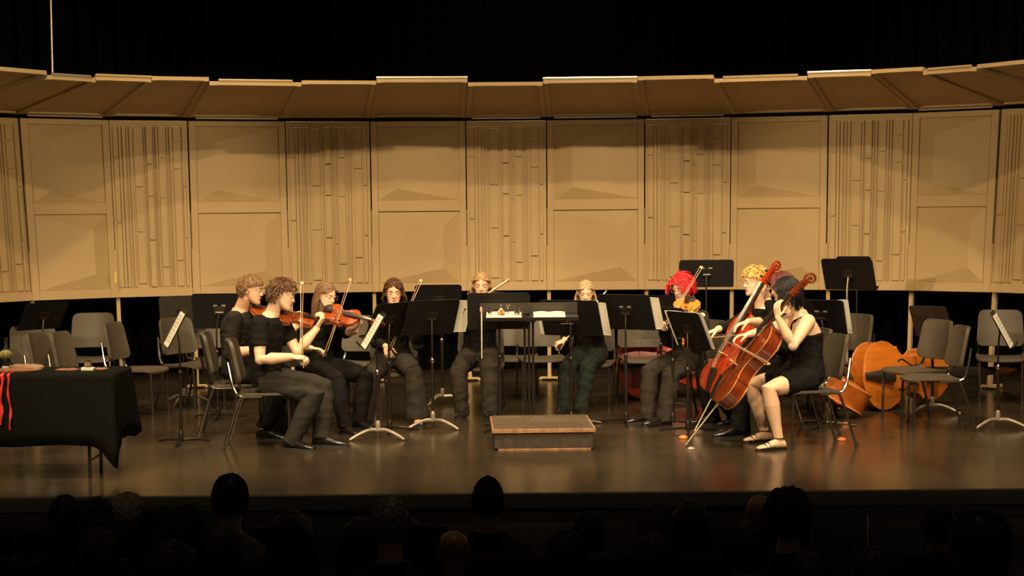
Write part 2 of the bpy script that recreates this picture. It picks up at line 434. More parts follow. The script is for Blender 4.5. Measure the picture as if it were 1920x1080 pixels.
    slab(cf, fA + w1 - d1, fB - w1 - d2, fB - w1, fA + w1, -.018, .0)
    cf.build('canopy_frame', M_shell, root, smooth=False)
    # rail along the front lip, and an added one for the bright back slit
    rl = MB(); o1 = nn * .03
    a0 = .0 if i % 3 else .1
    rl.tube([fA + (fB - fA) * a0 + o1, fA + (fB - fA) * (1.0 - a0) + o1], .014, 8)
    if i in (0, 1, 3, 5, 7, 9, 10, 12): rl.build('front_rail', M_rail if i in (0, 5, 7, 10) else M_shell, root)  # metal on lit-looking lips, shell paint elsewhere: light put into the material
    hr = MB(); o2 = nrm * .035 + V((0, 0, -.030))
    hr.tube([tA + (tB - tA) * .08 + o2, tA + (tB - tA) * .92 + o2], .010, 8)
    if i in (1, 3, 6, 7, 8, 11): hr.build('slit_light_rail', M_rail, root)  # added only where a slit of light shows between wall and canopy
    return root
for i in range(-1, 14):
    kind = 't' if i % 2 == 0 else 's'
    look = 'tan shell tower with pyramid diffusers' if kind == 's' else 'tan shell tower with vertical slats'
    where = ['only its canopy corner showing at the extreme left', 'at the left edge of the stage', 'above the left end of the black table', 'behind the empty chairs on the left', 'behind the violinist in the collared shirt', 'behind the glasses-wearing violinist, a bright rod down its front',
             'behind the wavy-haired violinist', 'behind the long-haired blond violinist', 'behind the pale-haired girl hidden by her stand', 'behind the tall stand beside the red-haired violist',
             'behind the golden-haired cellist', 'behind the tall doubled stands at right', 'behind the empty chair facing left at right', 'at the right edge of the stage', 'only its canopy corner showing at the extreme right'][i + 1]
    t = shell_tower(i, kind, look + ' ' + where)
    if i == 4:
        o = MB(); p0 = at(567, 545, 18.60); p1 = at(568, 256, 18.82); o.tube([p0, p1], .0035, 6)
        q = o.build('thin_rod', M_shell, t)
    if i in (0, 2):
        p = at(JX[i+1] - 8, 520, JD[i+1] - .05); MB().box((p.x - .008, p.y - .004, p.z - .06), (p.x + .008, p.y, p.z + .06)).build('yellow_tape', M_yel, t, smooth=False)
# hanging cable in front of upper drape
p1 = at(98.5, 136, 17.6); p0 = p1 + (at(95, 0, 17.6) - p1) * 6.2
tag(MB().tube([p0, (p0 + p1) / 2 + V((.004, 0, 0)), p1], .010, 8).build('hanging_cable', M_rail), 'pale steel cable hanging down to the shell canopy at upper left', 'cable')

# ------------------------------------------------------------------ furniture builders
def chair_proto():
    r = thing('orchestra_chair', '', 'chair')
    def sheet(f, nu, nv, th, nm, par):           # f(u,v)->(point, normal)
        mb = MB(); top = []; bot = []
        for i in range(nu + 1):
            for j in range(nv + 1):
                p, n = f(i / nu, j / nv); top.append(p); bot.append(p - n * th)
        N = (nv + 1); fs = []; off = len(top)
        for i in range(nu):
            for j in range(nv):
                a = i*N + j; fs.append((a, a+1, a+N+1, a+N)); fs.append((off+a, off+a+N, off+a+N+1, off+a+1))
        for i in range(nu):
            for j in (0, nv):
                a = i*N + j; fs.append((a, a+N, off+a+N, off+a) if j == 0 else (a, off+a, off+a+N, a+N))
        for j in range(nv):
            for i in (0, nu):
                a = i*N + j; fs.append((a, off+a, off+a+1, a+1) if i == 0 else (a, a+1, off+a+1, off+a))
        mb.add(top + bot, fs); return mb.build(nm, M_plast, par, bevel=.003)
    def rc(u, v, w, h, rad):                      # rounded rectangle map
        x = (u - .5) * w; y = (v - .5) * h; ax = w/2 - abs(x); ay = h/2 - abs(y)
        if ax < rad and ay < rad:
            dx = rad - ax; dy = rad - ay; l = sqrt(dx*dx + dy*dy); m = max(dx, dy)
            if l > 0: k = m / l; x = math.copysign(w/2 - rad + dx*k, x); y = math.copysign(h/2 - rad + dy*k, y)
        return x, y
    def seat(u, v):
        x, y = rc(u, v, .46, .44, .07); z = .455 - .012 * (1 - (x/.23)**2) - .03 * max(0, (y - .12) / .1)**2 * .5 - .02 * (y < 0) * (-y)
        return V((x, y + .0, z)), V((0, 0, 1))
    sheet(seat, 14, 12, .022, 'seat', r)
    def back(u, v):
        x, z = rc(u, v, .45, .35, .06); x *= 1 - .10 * (z / .175 + 1) / 2; y = -.225 - .19 * (z + .175) + .055 * (x/.22)**2
        return V((x, y, .705 + z)), V((0, 1, .19)).normalized()
    sheet(back, 14, 10, .032, 'backrest', r)
    for s_ in (-1, 1):
        MB().tube(smooth_path([(s_*.195, .20, .0), (s_*.195, .185, .40), (s_*.19, .15, .437), (s_*.188, .02, .437)], 5), .0115, 8).build('leg', M_cleg, r)
        MB().tube(smooth_path([(s_*.215, -.33, 0), (s_*.205, -.215, .36), (s_*.20, -.16, .435), (s_*.195, .0, .437)], 5), .0115, 8).build('leg', M_cleg, r)
        MB().tube(smooth_path([(s_*.212, -.02, .43), (s_*.212, -.19, .435), (s_*.21, -.24, .49), (s_*.205, -.262, .56), (s_*.185, -.290, .70)], 5), .012, 8).build('back_support', M_chrome, r)
    MB().tube([(-.19, .12, .434), (.19, .12, .434)], .009, 8).tube([(-.19, -.13, .434), (.19, -.13, .434)], .009, 8).build('seat_rail', M_cleg, r)
    for s_ in (-1, 1):
        for y in (.20, -.33): MB().lathe((s_*(.195 if y > 0 else .215), y, 0), [(.015, 0), (.016, .006), (.014, .03)], 10).build('foot_cap', M_rubber, r)
    return r
CH = chair_proto(); CHfirst = [True]
def chair(px, D, yaw, label, group='grey orchestra chairs', py=700, loc=None):
    p = at(px, py, D); p.z = 0
    if loc is not None: p = V((loc[0], loc[1], 0))
    M = place(p, yaw)
    if CHfirst[0]:
        CHfirst[0] = False; CH.matrix_world = M; CH['label'] = label; CH['group'] = group; return CH
    return dup(CH, M, label, group)

STG = 'music stands'
def stand(bx, by, dx, dy, yaw, label, tilt=22, w=.50, h=.34, style='flat', col=M_desk, D=None, pole=M_pole, legyaw=0, double=False, marks=False, polex=None):
    b = fl(bx, by) if D is None else at(bx, by, D); b.z = 0
    dz = at(dx, dy, b.y)                       # desk centre height and sideways offset
    M = place(b, yaw); r = thing('music_stand', label, 'music stand', M, STG)
    H = dz.z; top = H - .10
    # desk frame: local y is the reading side
    Dm = Matrix.Translation((0, .0, H)) @ Matrix.Rotation(radians(tilt), 4, 'X')
    off = (M.to_3x3().inverted() @ (dz - b)).x
    Dm = M @ Matrix.Translation((off if abs(off) < .16 else math.copysign(.16, off), 0, 0)) @ Dm
    rr = .03; pts = []
    for cx, cz, a0 in ((w/2-rr, h/2-rr, 0), (-w/2+rr, h/2-rr, 90), (-w/2+.006, -h/2+.006, 180), (w/2-.006, -h/2+.006, 270)):
        q = rr if cz > 0 else .006
        for a in range(0, 91, 30): pts.append((cx + q*cos(radians(a0+a)), cz + q*sin(radians(a0+a))))
    MB().ext(pts, .004, M=Dm @ Matrix.Translation((0, .025, 0))).build('desk', col, r, smooth=False)
    MB().box((-w/2, .027, -h/2), (w/2, .085, -h/2 + .004), M=Dm).box((-w/2, .082, -h/2), (w/2, .086, -h/2 + .014), M=Dm).build('shelf', col, r, smooth=False)
    if double: MB().box((-w/2, .027, -h/2 - .035), (w/2, .100, -h/2 - .031), M=Dm).build('lower_shelf', col, r, smooth=False)
    MB().box((-.05, .008, -.03), (.05, .026, .05), M=Dm).tube([Dm @ V((-.035, .01, -.01)), Dm @ V((.035, .01, -.01))], .012, 8).build('bracket', M_pole, r)
    if marks:
        MB().box((-.055, .022, -.02 + .06), (-.02, .0245, .0 + .06), M=Dm).box((.02, .022, .04), (.055, .0245, .06), M=Dm).box((-.05, .022, .025), (.05, .0245, .030), M=Dm).build('maker_mark', M_logo, r, smooth=False)
    hx = Dm @ V((0, .01, -.01)); li = M
    mid = .58 * H + .05
    MB().tube([li @ V((0, 0, .10)), li @ V((0, 0, mid))], .0135, 12).build('lower_pole', pole, r)
    MB().tube(smooth_path([li @ V((0, 0, mid - .02)), li @ V((0, 0, H - .15)), hx], 5), .0085, 10).build('upper_pole', pole, r)
    MB().lathe(li @ V((0, 0, mid - .03)), [(.014, 0), (.019, .008), (.020, .03), (.012, .042)], 14).build('knob', M_chrome if style == 'arch' else M_pole, r)
    bm_ = M_base if style == 'arch' else pole
    MB().lathe(li @ V((0, 0, .0 if style != 'arch' else .045)), [(.016, .02), (.022, .03), (.022, .085), (.015, .11)], 14).build('hub', bm_, r)
    for k in range(3):
        a = radians(legyaw + 120*k); c, s_ = cos(a), sin(a); Wt = place(b, 0)
        if style == 'arch': P_ = smooth_path([(0, 0, .075), (c*.09, s_*.09, .078), (c*.19, s_*.19, .045), (c*.26, s_*.26, .011)], 5); rad = lerps([.016, .014, .012, .010], 5)
        elif style == 'ring': P_ = smooth_path([(0, 0, .03), (c*.13, s_*.13, .03), (c*.24, s_*.24, .012)], 5); rad = lerps([.012, .011, .009], 5)
        else: P_ = [(0, 0, .045), (c*.14, s_*.14, .03), (c*.27, s_*.27, .011)]; rad = [.011, .010, .009]
        MB().tube([Wt @ V(p) for p in P_], rad, 8).build('leg', bm_, r)
    r['_d'] = 0; del r['_d']
    return r, Dm, w, h
SMN = [0]
def pages(st, label, x0=-.23, w=.46, h=.30, tilt=0, n=1, extra=0, dy=.031):
    r, Dm, W_, H_ = st
    root = thing('sheet_music', label, 'sheet music', Dm @ Matrix.Translation((x0 + w/2, dy + .004, -H_/2 + .006)), 'sheet music on the stands')
    B_ = basis(root); halves = 2 if w > .3 else 1; hw = w / halves
    for k in range(halves):
        a = -w/2 + k*hw
        mb = MB(); n_ = 8; vs = []
        for i in range(n_ + 1):
            t = i / n_; bow_ = .010 * sin(pi * t)
            vs.append((a + hw*t + .001, bow_))
        rings = [[B_ @ V((x, y, z)) for x, y in vs] + [B_ @ V((x, y + .0015, z)) for x, y in reversed(vs)] for z in (0, h)]
        mb.loft(rings, cap=True); mb.build('page', M_page, root, smooth=False)
        ink = MB()
        for rw in range(8):
            z = h*.93 - rw * h*.108
            for l in range(3): ink.box((a + .02, .0125, z - l*.006), (a + hw - .02, .0132, z - l*.006 - .0012), M=B_)
        ink.build('printed_staves', M_ink, root, smooth=False)
    return root

# ------------------------------------------------------------------ string instruments
OUT = [(0,.0),(.004,.05),(.015,.11),(.045,.19),(.09,.245),(.15,.28),(.22,.292),(.28,.28),(.33,.252),(.355,.235),(.368,.243),(.38,.215),(.42,.172),(.48,.152),(.54,.150),(.60,.170),(.63,.195),(.642,.212),(.655,.198),(.70,.218),(.77,.236),(.84,.232),(.90,.20),(.95,.145),(.985,.075),(.997,.035),(1,.0)]
OUTB = OUT[:20] + [(.77,.224),(.83,.195),(.88,.150),(.92,.112),(.96,.078),(.985,.06),(.997,.045),(1,.0)]
def instrument(name, label, cat, M, L, rib, neck, peg, varn, out=OUT, endpin=0, rest=False, group=None, arch=.042, strings=True):
    r = thing(name, label, cat, M, group); A = arch * L
    def wid(u):
        for (a, b), (c, d) in zip(out, out[1:]):
            if a <= u <= c: return b + (d - b) * (u - a) / max(1e-6, c - a)
        return 0
    def zt(u, v):
        wv = max(1e-4, wid(u) * L); q = min(1, abs(v) / wv)
        return rib/2 + A * (cos(pi/2*q)) ** 1.3 * max(0, sin(pi * min(.97, max(.03, u)))) ** .45
    mb = MB(); rings = []; N = 14
    us = [o[0] for o in out]; us2 = []
    for a, b in zip(us, us[1:]):
        us2 += [a, (a + b) / 2]
    us2.append(us[-1])
    for u in us2:
        wv = max(.002, wid(u)) * L; ring = []
        e = .012 * L
        for j in range(N + 1): v = -wv + 2*wv*j/N; ring.append(V((u*L, v, zt(u, v * .9999))))
        ring.append(V((u*L, wv, rib/2 - .012*L))); ring.append(V((u*L, wv * .96, rib/2 - .014*L))); ring.append(V((u*L, wv * .96, -rib/2 + .014*L))); ring.append(V((u*L, wv, -rib/2 + .012*L)))
        for j in range(N + 1): v = wv - 2*wv*j/N; ring.append(V((u*L, v, -zt(u, v * .9999))))
        ring.append(V((u*L, -wv, -rib/2 + .012*L))); ring.append(V((u*L, -wv * .96, -rib/2 + .014*L))); ring.append(V((u*L, -wv * .96, rib/2 - .014*L))); ring.append(V((u*L, -wv, rib/2 - .012*L)))
        rings.append([M @ p for p in ring])
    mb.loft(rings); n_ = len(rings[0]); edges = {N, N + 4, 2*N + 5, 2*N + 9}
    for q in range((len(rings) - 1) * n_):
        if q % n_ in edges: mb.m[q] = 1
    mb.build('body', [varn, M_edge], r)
    MW = lambda x, y, z: M @ V((x, y, z))
    for s_ in (-1, 1):
        P_ = []
        for t in range(13):
            q = t / 12; u = .36 + .20 * q; v = s_ * (.118 - .035 * q + .020 * sin(2*pi*q) * 1.0) * L
            P_.append(MW(u*L, v, zt(u, v) + .001 * L))
        mb = MB().tube(P_, [.004*L + .004*L*sin(pi*k/12) for k in range(13)], 6, hint=M.to_3x3() @ V((0,0,1)), flat=1.0)
        mb.ell(P_[0], (.011*L,)*3, nu=8, nv=6).ell(P_[-1], (.009*L,)*3, nu=8, nv=6); mb.build('f_hole', M_ebony, r)
    top = rib/2 + A; zn = rib/2 + .02*L
    br = .46; bz = top + .075*L
    # bridge, tailpiece, neck, board, scroll
    MB().ext([(-.055*L, -.01*L), (-.045*L, .03*L), (-.05*L, .055*L), (-.02*L, .078*L), (.02*L, .078*L), (.05*L, .055*L), (.045*L, .03*L), (.055*L, -.01*L), (.02*L, 0), (.012*L, .02*L), (-.012*L, .02*L), (-.02*L, 0)], .012*L,
             M=M @ Matrix.Translation((br*L, 0, top)) @ Matrix.Rotation(pi/2, 4, 'Z')).build('bridge', M_maple, r, smooth=False)
    tl = [[MW(x*L, y*ww*L, zz + .012*L*(1 - y*y) + dz) for y, dz in ((-1,0),(-.5,0),(0,0),(.5,0),(1,0),(1,-.006*L),(-1,-.006*L))] for x, ww, zz in ((.005, .028, rib/2 + .03*L), (.12, .045, top + .02*L), (.27, .062, top + .045*L))]
    MB().loft(tl).build('tailpiece', M_ebony, r)
    xe = L + neck
    fb = [[MW(x, y*ww, z0 + .012*L*(1 - y*y) + dz) for y, dz in ((-1,0),(-.5,0),(0,0),(.5,0),(1,0),(1,-.014*L),(-1,-.014*L))] for x, ww, z0 in ((.60*L, .060*L, top + .055*L), (1.0*L, .048*L, rib/2 + .07*L), (xe, .034*L, zn + .03*L))]
    MB().loft(fb).build('fingerboard', M_ebony, r)
    nk = [[MW(x, ww*cos(a), z0 + hh*sin(a)) for a in [pi + pi*k/8 for k in range(9)]] for x, ww, hh, z0 in ((.985*L, .045*L, rib*.6 + .05*L, rib/2 + .055*L), (1.03*L, .042*L, .05*L, rib/2 + .055*L), (1.12*L, .036*L, .042*L, rib/2 + .05*L), (xe, .033*L, .035*L, zn + .018*L))]
    MB().loft(nk).build('neck', varn, r)
    x0 = xe; pb = MB(); pbr = []
    for t in (0, .3, .6, .8): 
        x = x0 + peg*t; z = zn + .005*L - .05*L*t; hw = (.034 - .012*t)*L; hh = (.032 - .006*t) * L
        pbr.append([MW(x, a*hw, z + b*hh) for a, b in ((-1,-1),(1,-1),(1,1),(-1,1))])
    pb.loft(pbr)
    sr = peg * .24; cx, cz = x0 + peg*.90, zn - .05*L - sr * .1; sp = []; rd = []
    for t in range(34):
        q = t / 33; a = pi*.75 - q * 2*pi*1.55 ; rr = sr * (1 - .86*q)
        sp.append(MW(cx + rr*cos(a), 0, cz + rr*sin(a))); rd.append(sr * (.22 - .10*q))
    pb.tube(sp, rd, 8, hint=M.to_3x3() @ V((0,1,0)), flat=1.0)
    pb.tube([MW(cx, -.030*L, cz), MW(cx, .030*L, cz)], sr*.2, 10)
    pb.build('scroll', varn, r)
    for k in range(4):
        s_ = 1 if k % 2 else -1; x = x0 + peg*(.15 + .15*k); z = zn - .05*L*(.15 + .15*k)
        MB().tube([MW(x, -s_*.035*L, z), MW(x, s_*.075*L, z), MW(x, s_*.082*L, z), MW(x, s_*.115*L, z)], [.007*L, .008*L, .018*L, .014*L], 8).build('tuning_peg', M_ebony, r)
    if strings:
        for k in range(4):
            y = (k - 1.5) * .021 * L
            MB().tube([MW(.26*L, y*.8, top + .058*L), MW(br*L, y, bz + .003*L), MW(xe, y*.55, zn + .044*L), MW(xe + peg*.2, y*.3, zn)], .0009*L if L > .5 else .0011, 5).build('string', M_string, r)
    if rest:
        MB().ell(MW(.09*L, .10*L, top + .012*L), (.10*L, .085*L, .02*L), M=M.to_3x3()).build('chin_rest', M_ebony, r)
    if endpin:
        MB().tube([MW(.01*L, 0, 0), MW(-endpin, 0, 0)], .006, 8).tube([MW(.01*L, 0, 0), MW(-.03, 0, 0)], [.016, .012], 10).build('endpin', M_rail, r)
    return r
def violin(tail, scroll, normal, label, L=.355, varn=M_violin, kind='violin'):
    M = frame(tail, scroll - tail, normal)
    return instrument(kind, label, kind, M, L, .034, .13*L/.355, .11*L/.355, varn, rest=True, group='violins and violas being played')
def bow(frog, tip, label, hairside, cat='bow'):
    M = frame(frog, tip - frog, hairside); L = (tip - frog).length   # local z: side of the hair
    r = thing('bow', label, cat, M, 'bows in the players hands')
    pth = [M @ V((L*t, 0, -.010*(1 - (2*t-1)**2)*-1 - .004)) for t in [k/12 for k in range(13)]]
    MB().tube(pth, lerps([.0048, .0042, .0030], 6), 8).build('stick', M_bowwood, r)
    MB().box((.03, -.0045, .0175), (L - .008, .0045, .0200), M=M).build('bow_hair', M_bowhair, r, smooth=False)
    MB().box((.018, -.006, .003), (.062, .006, .021), M=M).build('frog', M_ebony, r, bevel=.002)
    MB().add([M @ V(p) for p in ((L-.018,-.004,-.002),(L-.018,.004,-.002),(L+.006,.003,.020),(L+.006,-.003,.020),(L-.014,-.004,.020),(L-.014,.004,.020),(L,.003,-.004),(L,-.003,-.004))],
             [(0,1,6,7),(0,4,5,1),(4,3,2,5),(7,6,2,3),(0,7,3,4),(1,5,2,6)]).build('tip', M_maple, r, smooth=False)
    return r

# ------------------------------------------------------------------ people
HZ = [(-.116,.012,.074,.050),(-.112,.024,.084,.034),(-.102,.036,.089,.018),(-.088,.046,.090,.0),(-.070,.054,.088,-.030),(-.050,.061,.086,-.058),(-.028,.066,.086,-.075),(-.004,.070,.085,-.088),(.020,.073,.088,-.096),
      (.045,.0745,.088,-.100),(.068,.071,.080,-.096),(.088,.061,.064,-.084),(.103,.045,.043,-.064),(.112,.026,.018,-.040),(.116,.008,-.004,-.018)]
def head_mesh(mb, H, k=1.0, face=True):
    zs = []; 
    for a, b in zip(HZ, HZ[1:]):
        for t in (0, .25, .5, .75): zs.append([a[i] + (b[i] - a[i])*t for i in range(4)])
    zs.append(list(HZ[-1])); n = 44; rings = []
    for z, w_, f, b_ in zs:
        cy = (f + b_) / 2; ry = (f - b_) / 2; ring = []
        for j in range(n):
            a = 2*pi*j/n; sx = sin(a); cyy = cos(a)
            x = w_ * math.copysign(abs(sx) ** .92, sx); y = cy + ry * cyy
            if cyy > 0: x *= 1 - .10 * cyy * cyy
            if face and y > .0 and cyy > .2:
                g = lambda x0, z0, sx_, sz_: exp(-((x - x0)/sx_)**2 - ((z - z0)/sz_)**2)
                nz = 0
                if -.046 < z < .018: nz = (.018 - z) / .052 if z > -.034 else max(0, 1 - (-.034 - z)/.012)
                y += .027 * nz * exp(-(x/(.0085 + .006*nz))**2)
                y -= .011 * (g(.032, .0, .014, .011) + g(-.032, .0, .014, .011))
                y += .005 * (g(.03, .022, .022, .008) + g(-.03, .022, .022, .008))
                y += .006 * g(0, -.060, .022, .010) - .005 * g(0, -.0605, .02, .003) + .005 * g(0, -.098, .02, .014) - .003 * g(0, -.078, .02, .006)
                y += .004 * (g(.042, -.025, .018, .018) + g(-.042, -.025, .018, .018))
            ring.append(H @ V((x * k, y * k, z * k)))
        rings.append(ring)
    mb.loft(rings)
    for s_ in (-1, 1):
        R_ = (Matrix.Rotation(radians(14 * s_), 3, 'Z') @ Matrix.Rotation(radians(-10), 3, 'X'))
        mb.ell(H @ V((s_*.073*k, -.008*k, -.004*k)), (.009*k, .018*k, .031*k), M=H.to_3x3() @ R_, nu=14, nv=10)
        mb.tube([H @ V((s_*k*(.080), k*(-.008 + .015*cos(t)), k*(-.002 + .026*sin(t)))) for t in [-1.9 + k_*.45 for k_ in range(11)]], .0045*k, 6)
def add_hand(mb, wr, d, n, left, curl=(35, 45, 30), k=1.0, spread=4, thumb=35):
    d = V(d).normalized(); n = V(n); n = (n - d * n.dot(d)).normalized()
    s_ = n.cross(d) if left else d.cross(n)                      # thumb side
    P_ = lambda a, b, c: wr + d*(a*k) + s_*(b*k) + n*(c*k)
    rings = []
    for a, hw, hh, c in ((-.02,.026,.020,0),(.01,.029,.018,0),(.035,.038,.0165,.001),(.065,.042,.0155,.001),(.088,.041,.013,.0),(.098,.034,.009,0)):
        rings.append([P_(a, hw*cos(t) - .002, c + hh*sin(t)) for t in [2*pi*j/16 for j in range(16)]])
    mb.loft(rings)
    for i, (b0, L_) in enumerate(((.030,.072), (.0105,.081), (-.0095,.075), (-.029,.058))):
        ang = 0; p = P_(.085, b0, 0); pts = [P_(.06, b0*.8, 0), p]; rad = [.0095*k, .0092*k]
        sp = radians(spread * (1.5 - i)); dd = d*cos(sp) + s_*sin(sp)
        cc = curl if not hasattr(curl[0], '__len__') else curl[i]
        for sg, (ln, cu) in enumerate(zip((.46, .30, .24), cc)):
            ang += radians(cu); v = dd*cos(ang) + n*sin(ang); p = p + v*(L_*ln*1.12*k); pts.append(p.copy()); rad.append((.0085, .0078, .0062)[sg]*k)
        mb.tube(pts, rad, 9, round_ends=True)
    t0 = P_(.018, .024, .004); a = radians(thumb); v1 = (d*cos(a+.3) + s_*sin(a+.3) + n*.35).normalized(); v2 = (d*cos(a*.5) + s_*sin(a*.5) + n*.55).normalized()
    p1 = t0 + v1*.036*k; p2 = p1 + v2*.034*k; p3 = p2 + (v2*.9 + n*.3).normalized()*.026*k
    mb.tube([t0, p1, p2, p3], [.014*k, .0115*k, .0100*k, .0082*k], 10, round_ends=True)

def ik(a, b, l1, l2, hint):
    d = b - a; L = d.length; s = 1.0
    if L > (l1 + l2) * .995: s = L / ((l1 + l2) * .995); l1 *= s; l2 *= s
    u = d.normalized(); x = (l1*l1 - l2*l2 + L*L) / (2*L); h = sqrt(max(0, l1*l1 - x*x))
    q = hint - a; q = q - u * q.dot(u); q = q.normalized() if q.length > 1e-6 else V((0,0,-1))
    return a + u*x + q*h, s
CEL = (0, -.006, .010); RAD = (.081, .104, .108)
def hair(parent, H, m, style, k=1.0, seed=1, names='hair', gl=None, mask=None, part=0.0):
    R = random.Random(seed); mb = MB(); Hr = H.to_3x3(); g = Hr.inverted() @ V((0, 0, -1)); c = V(CEL)
    S = dict(short=(900, (.035, .055), .0036, .06, .002, 0), tousled=(900, (.045, .08), .0042, .16, .004, 0), curly=(620, (.045, .07), .0052, .12, .012, 0),
             wavy=(620, (.13, .19), .0046, .55, .011, 1), long=(700, (.26, .34), .0036, .85, .001, 1), bob=(650, (.12, .17), .0042, .6, .003, 1), shag=(560, (.10, .15), .0046, .4, .007, 1))[style]
    N, (l0, l1), th, gw, cu, fr = S
    def ok(u):
        if u.y > .30 and u.z < .56 - .5*abs(u.x): return False
        if u.y > .02 and u.z < .22 + .3*u.y: return False
        if u.y <= .02 and u.y > -.30 and u.z < -.02: return False
        if u.z < -.52: return False
        return True
    if mask: 
        ok0 = ok; ok = lambda u: ok0(u) and mask(u)
    # scalp cap
    nu, nv = 40, 26; idx = {}; vs = []; fs = []
    for i in range(nv + 1):
        for j in range(nu):
            th_ = pi * i / nv; ph = 2*pi*j/nu; u = V((sin(th_)*sin(ph), sin(th_)*cos(ph), cos(th_)))
            o = 1.06 + .02 * noise.noise(u * 5 + V((seed, 0, 0)))
            idx[i, j] = len(vs); vs.append(H @ ((c + V((u.x*RAD[0]*o, u.y*RAD[1]*o, u.z*RAD[2]*o))) * k)); vs.append(H @ ((c + V((u.x*RAD[0]*.93, u.y*RAD[1]*.93, u.z*RAD[2]*.93))) * k))
    for i in range(nv):
        for j in range(nu):
            th_ = pi * (i + .5) / nv; ph = 2*pi*(j + .5)/nu; u = V((sin(th_)*sin(ph), sin(th_)*cos(ph), cos(th_)))
            if not ok(u): continue
            a, b, c_, d = idx[i, j], idx[i, (j+1) % nu], idx[i+1, (j+1) % nu], idx[i+1, j]
            fs += [(a, b, c_, d), (a+1, d+1, c_+1, b+1)]
    mb.add(vs, fs)
    crown = V({'long': (part, .86, .50), 'wavy': (part + .14, .80, .60), 'bob': (part, .20, .97), 'shag': (.1, .42, .9)}.get(style, (part, -.30, .95))).normalized()
    lmax = {'long': 1.075, 'wavy': 1.11, 'bob': 1.10, 'shag': 1.12, 'short': 1.08}.get(style, 1.12)
    cnt = 0
    while cnt < N:
        u = V((R.gauss(0, 1), R.gauss(0, 1), R.gauss(0, 1))).normalized()
        if not ok(u): continue
        cnt += 1
        t = u - crown * .999; t = t - u * t.dot(u)
        if t.length < 1e-3: t = V((R.uniform(-1, 1), R.uniform(-1, 1), 0))
        t.normalize(); lay = R.uniform(1.015, lmax); L = R.uniform(l0, l1) * (.55 if (u.y > .1 and style in ('short', 'curly')) else .75 if (u.y > .1 and style == 'tousled') else 1); st = .012; n = int(L / st); ph = R.uniform(0, 6.28); cf = R.uniform(35, 60)
        p = c + V((u.x*RAD[0]*lay, u.y*RAD[1]*lay, u.z*RAD[2]*lay)); d = (t + V((R.gauss(0, 1), R.gauss(0, 1), R.gauss(0, .6))) * {'bob': .10, 'long': .12}.get(style, .22)).normalized(); pts = []
        if style in ('tousled', 'curly'): d = (d + u * .12).normalized()
        for s_ in range(max(3, n)):
            sd = d.cross(u); s_l = s_ * st
            pts.append(p + sd * (cu * sin(ph + s_l * cf) * min(1, s_ / 2)) + (u * cu * .6 * cos(ph + s_l * cf)))
            d = (d + g * gw * .22).normalized(); p = p + d * st
            q = p - c; e = V((q.x/(RAD[0]*lay), q.y/(RAD[1]*lay), q.z/(RAD[2]*lay)))
            if style in ('long', 'wavy', 'bob', 'short') and p.z > .0 and e.length > 1.0:
                e = e.normalized() * (1 + (e.length - 1) * .35); p = c + V((e.x*RAD[0]*lay, e.y*RAD[1]*lay, e.z*RAD[2]*lay))
            if e.length < 1: e.normalize(); p = c + V((e.x*RAD[0]*lay, e.y*RAD[1]*lay, e.z*RAD[2]*lay))
            if style == 'long' and p.z < .035 and p.y > .012: p.y = .012
            if fr and p.y > .035 and p.z < .058 and abs(p.x) < .072: p.x = math.copysign(.074, p.x if abs(p.x) > .004 else R.choice((-1, 1)))
        rad = [th * (1 - .6 * (i / (len(pts) - 1)) ** 2.5) for i in range(len(pts))]
        mb.tube([H @ (q_ * k) for q_ in pts], [r_ * k for r_ in rad], 5, flat=1.0)
    return mb.build(names, m, parent, angle=False)

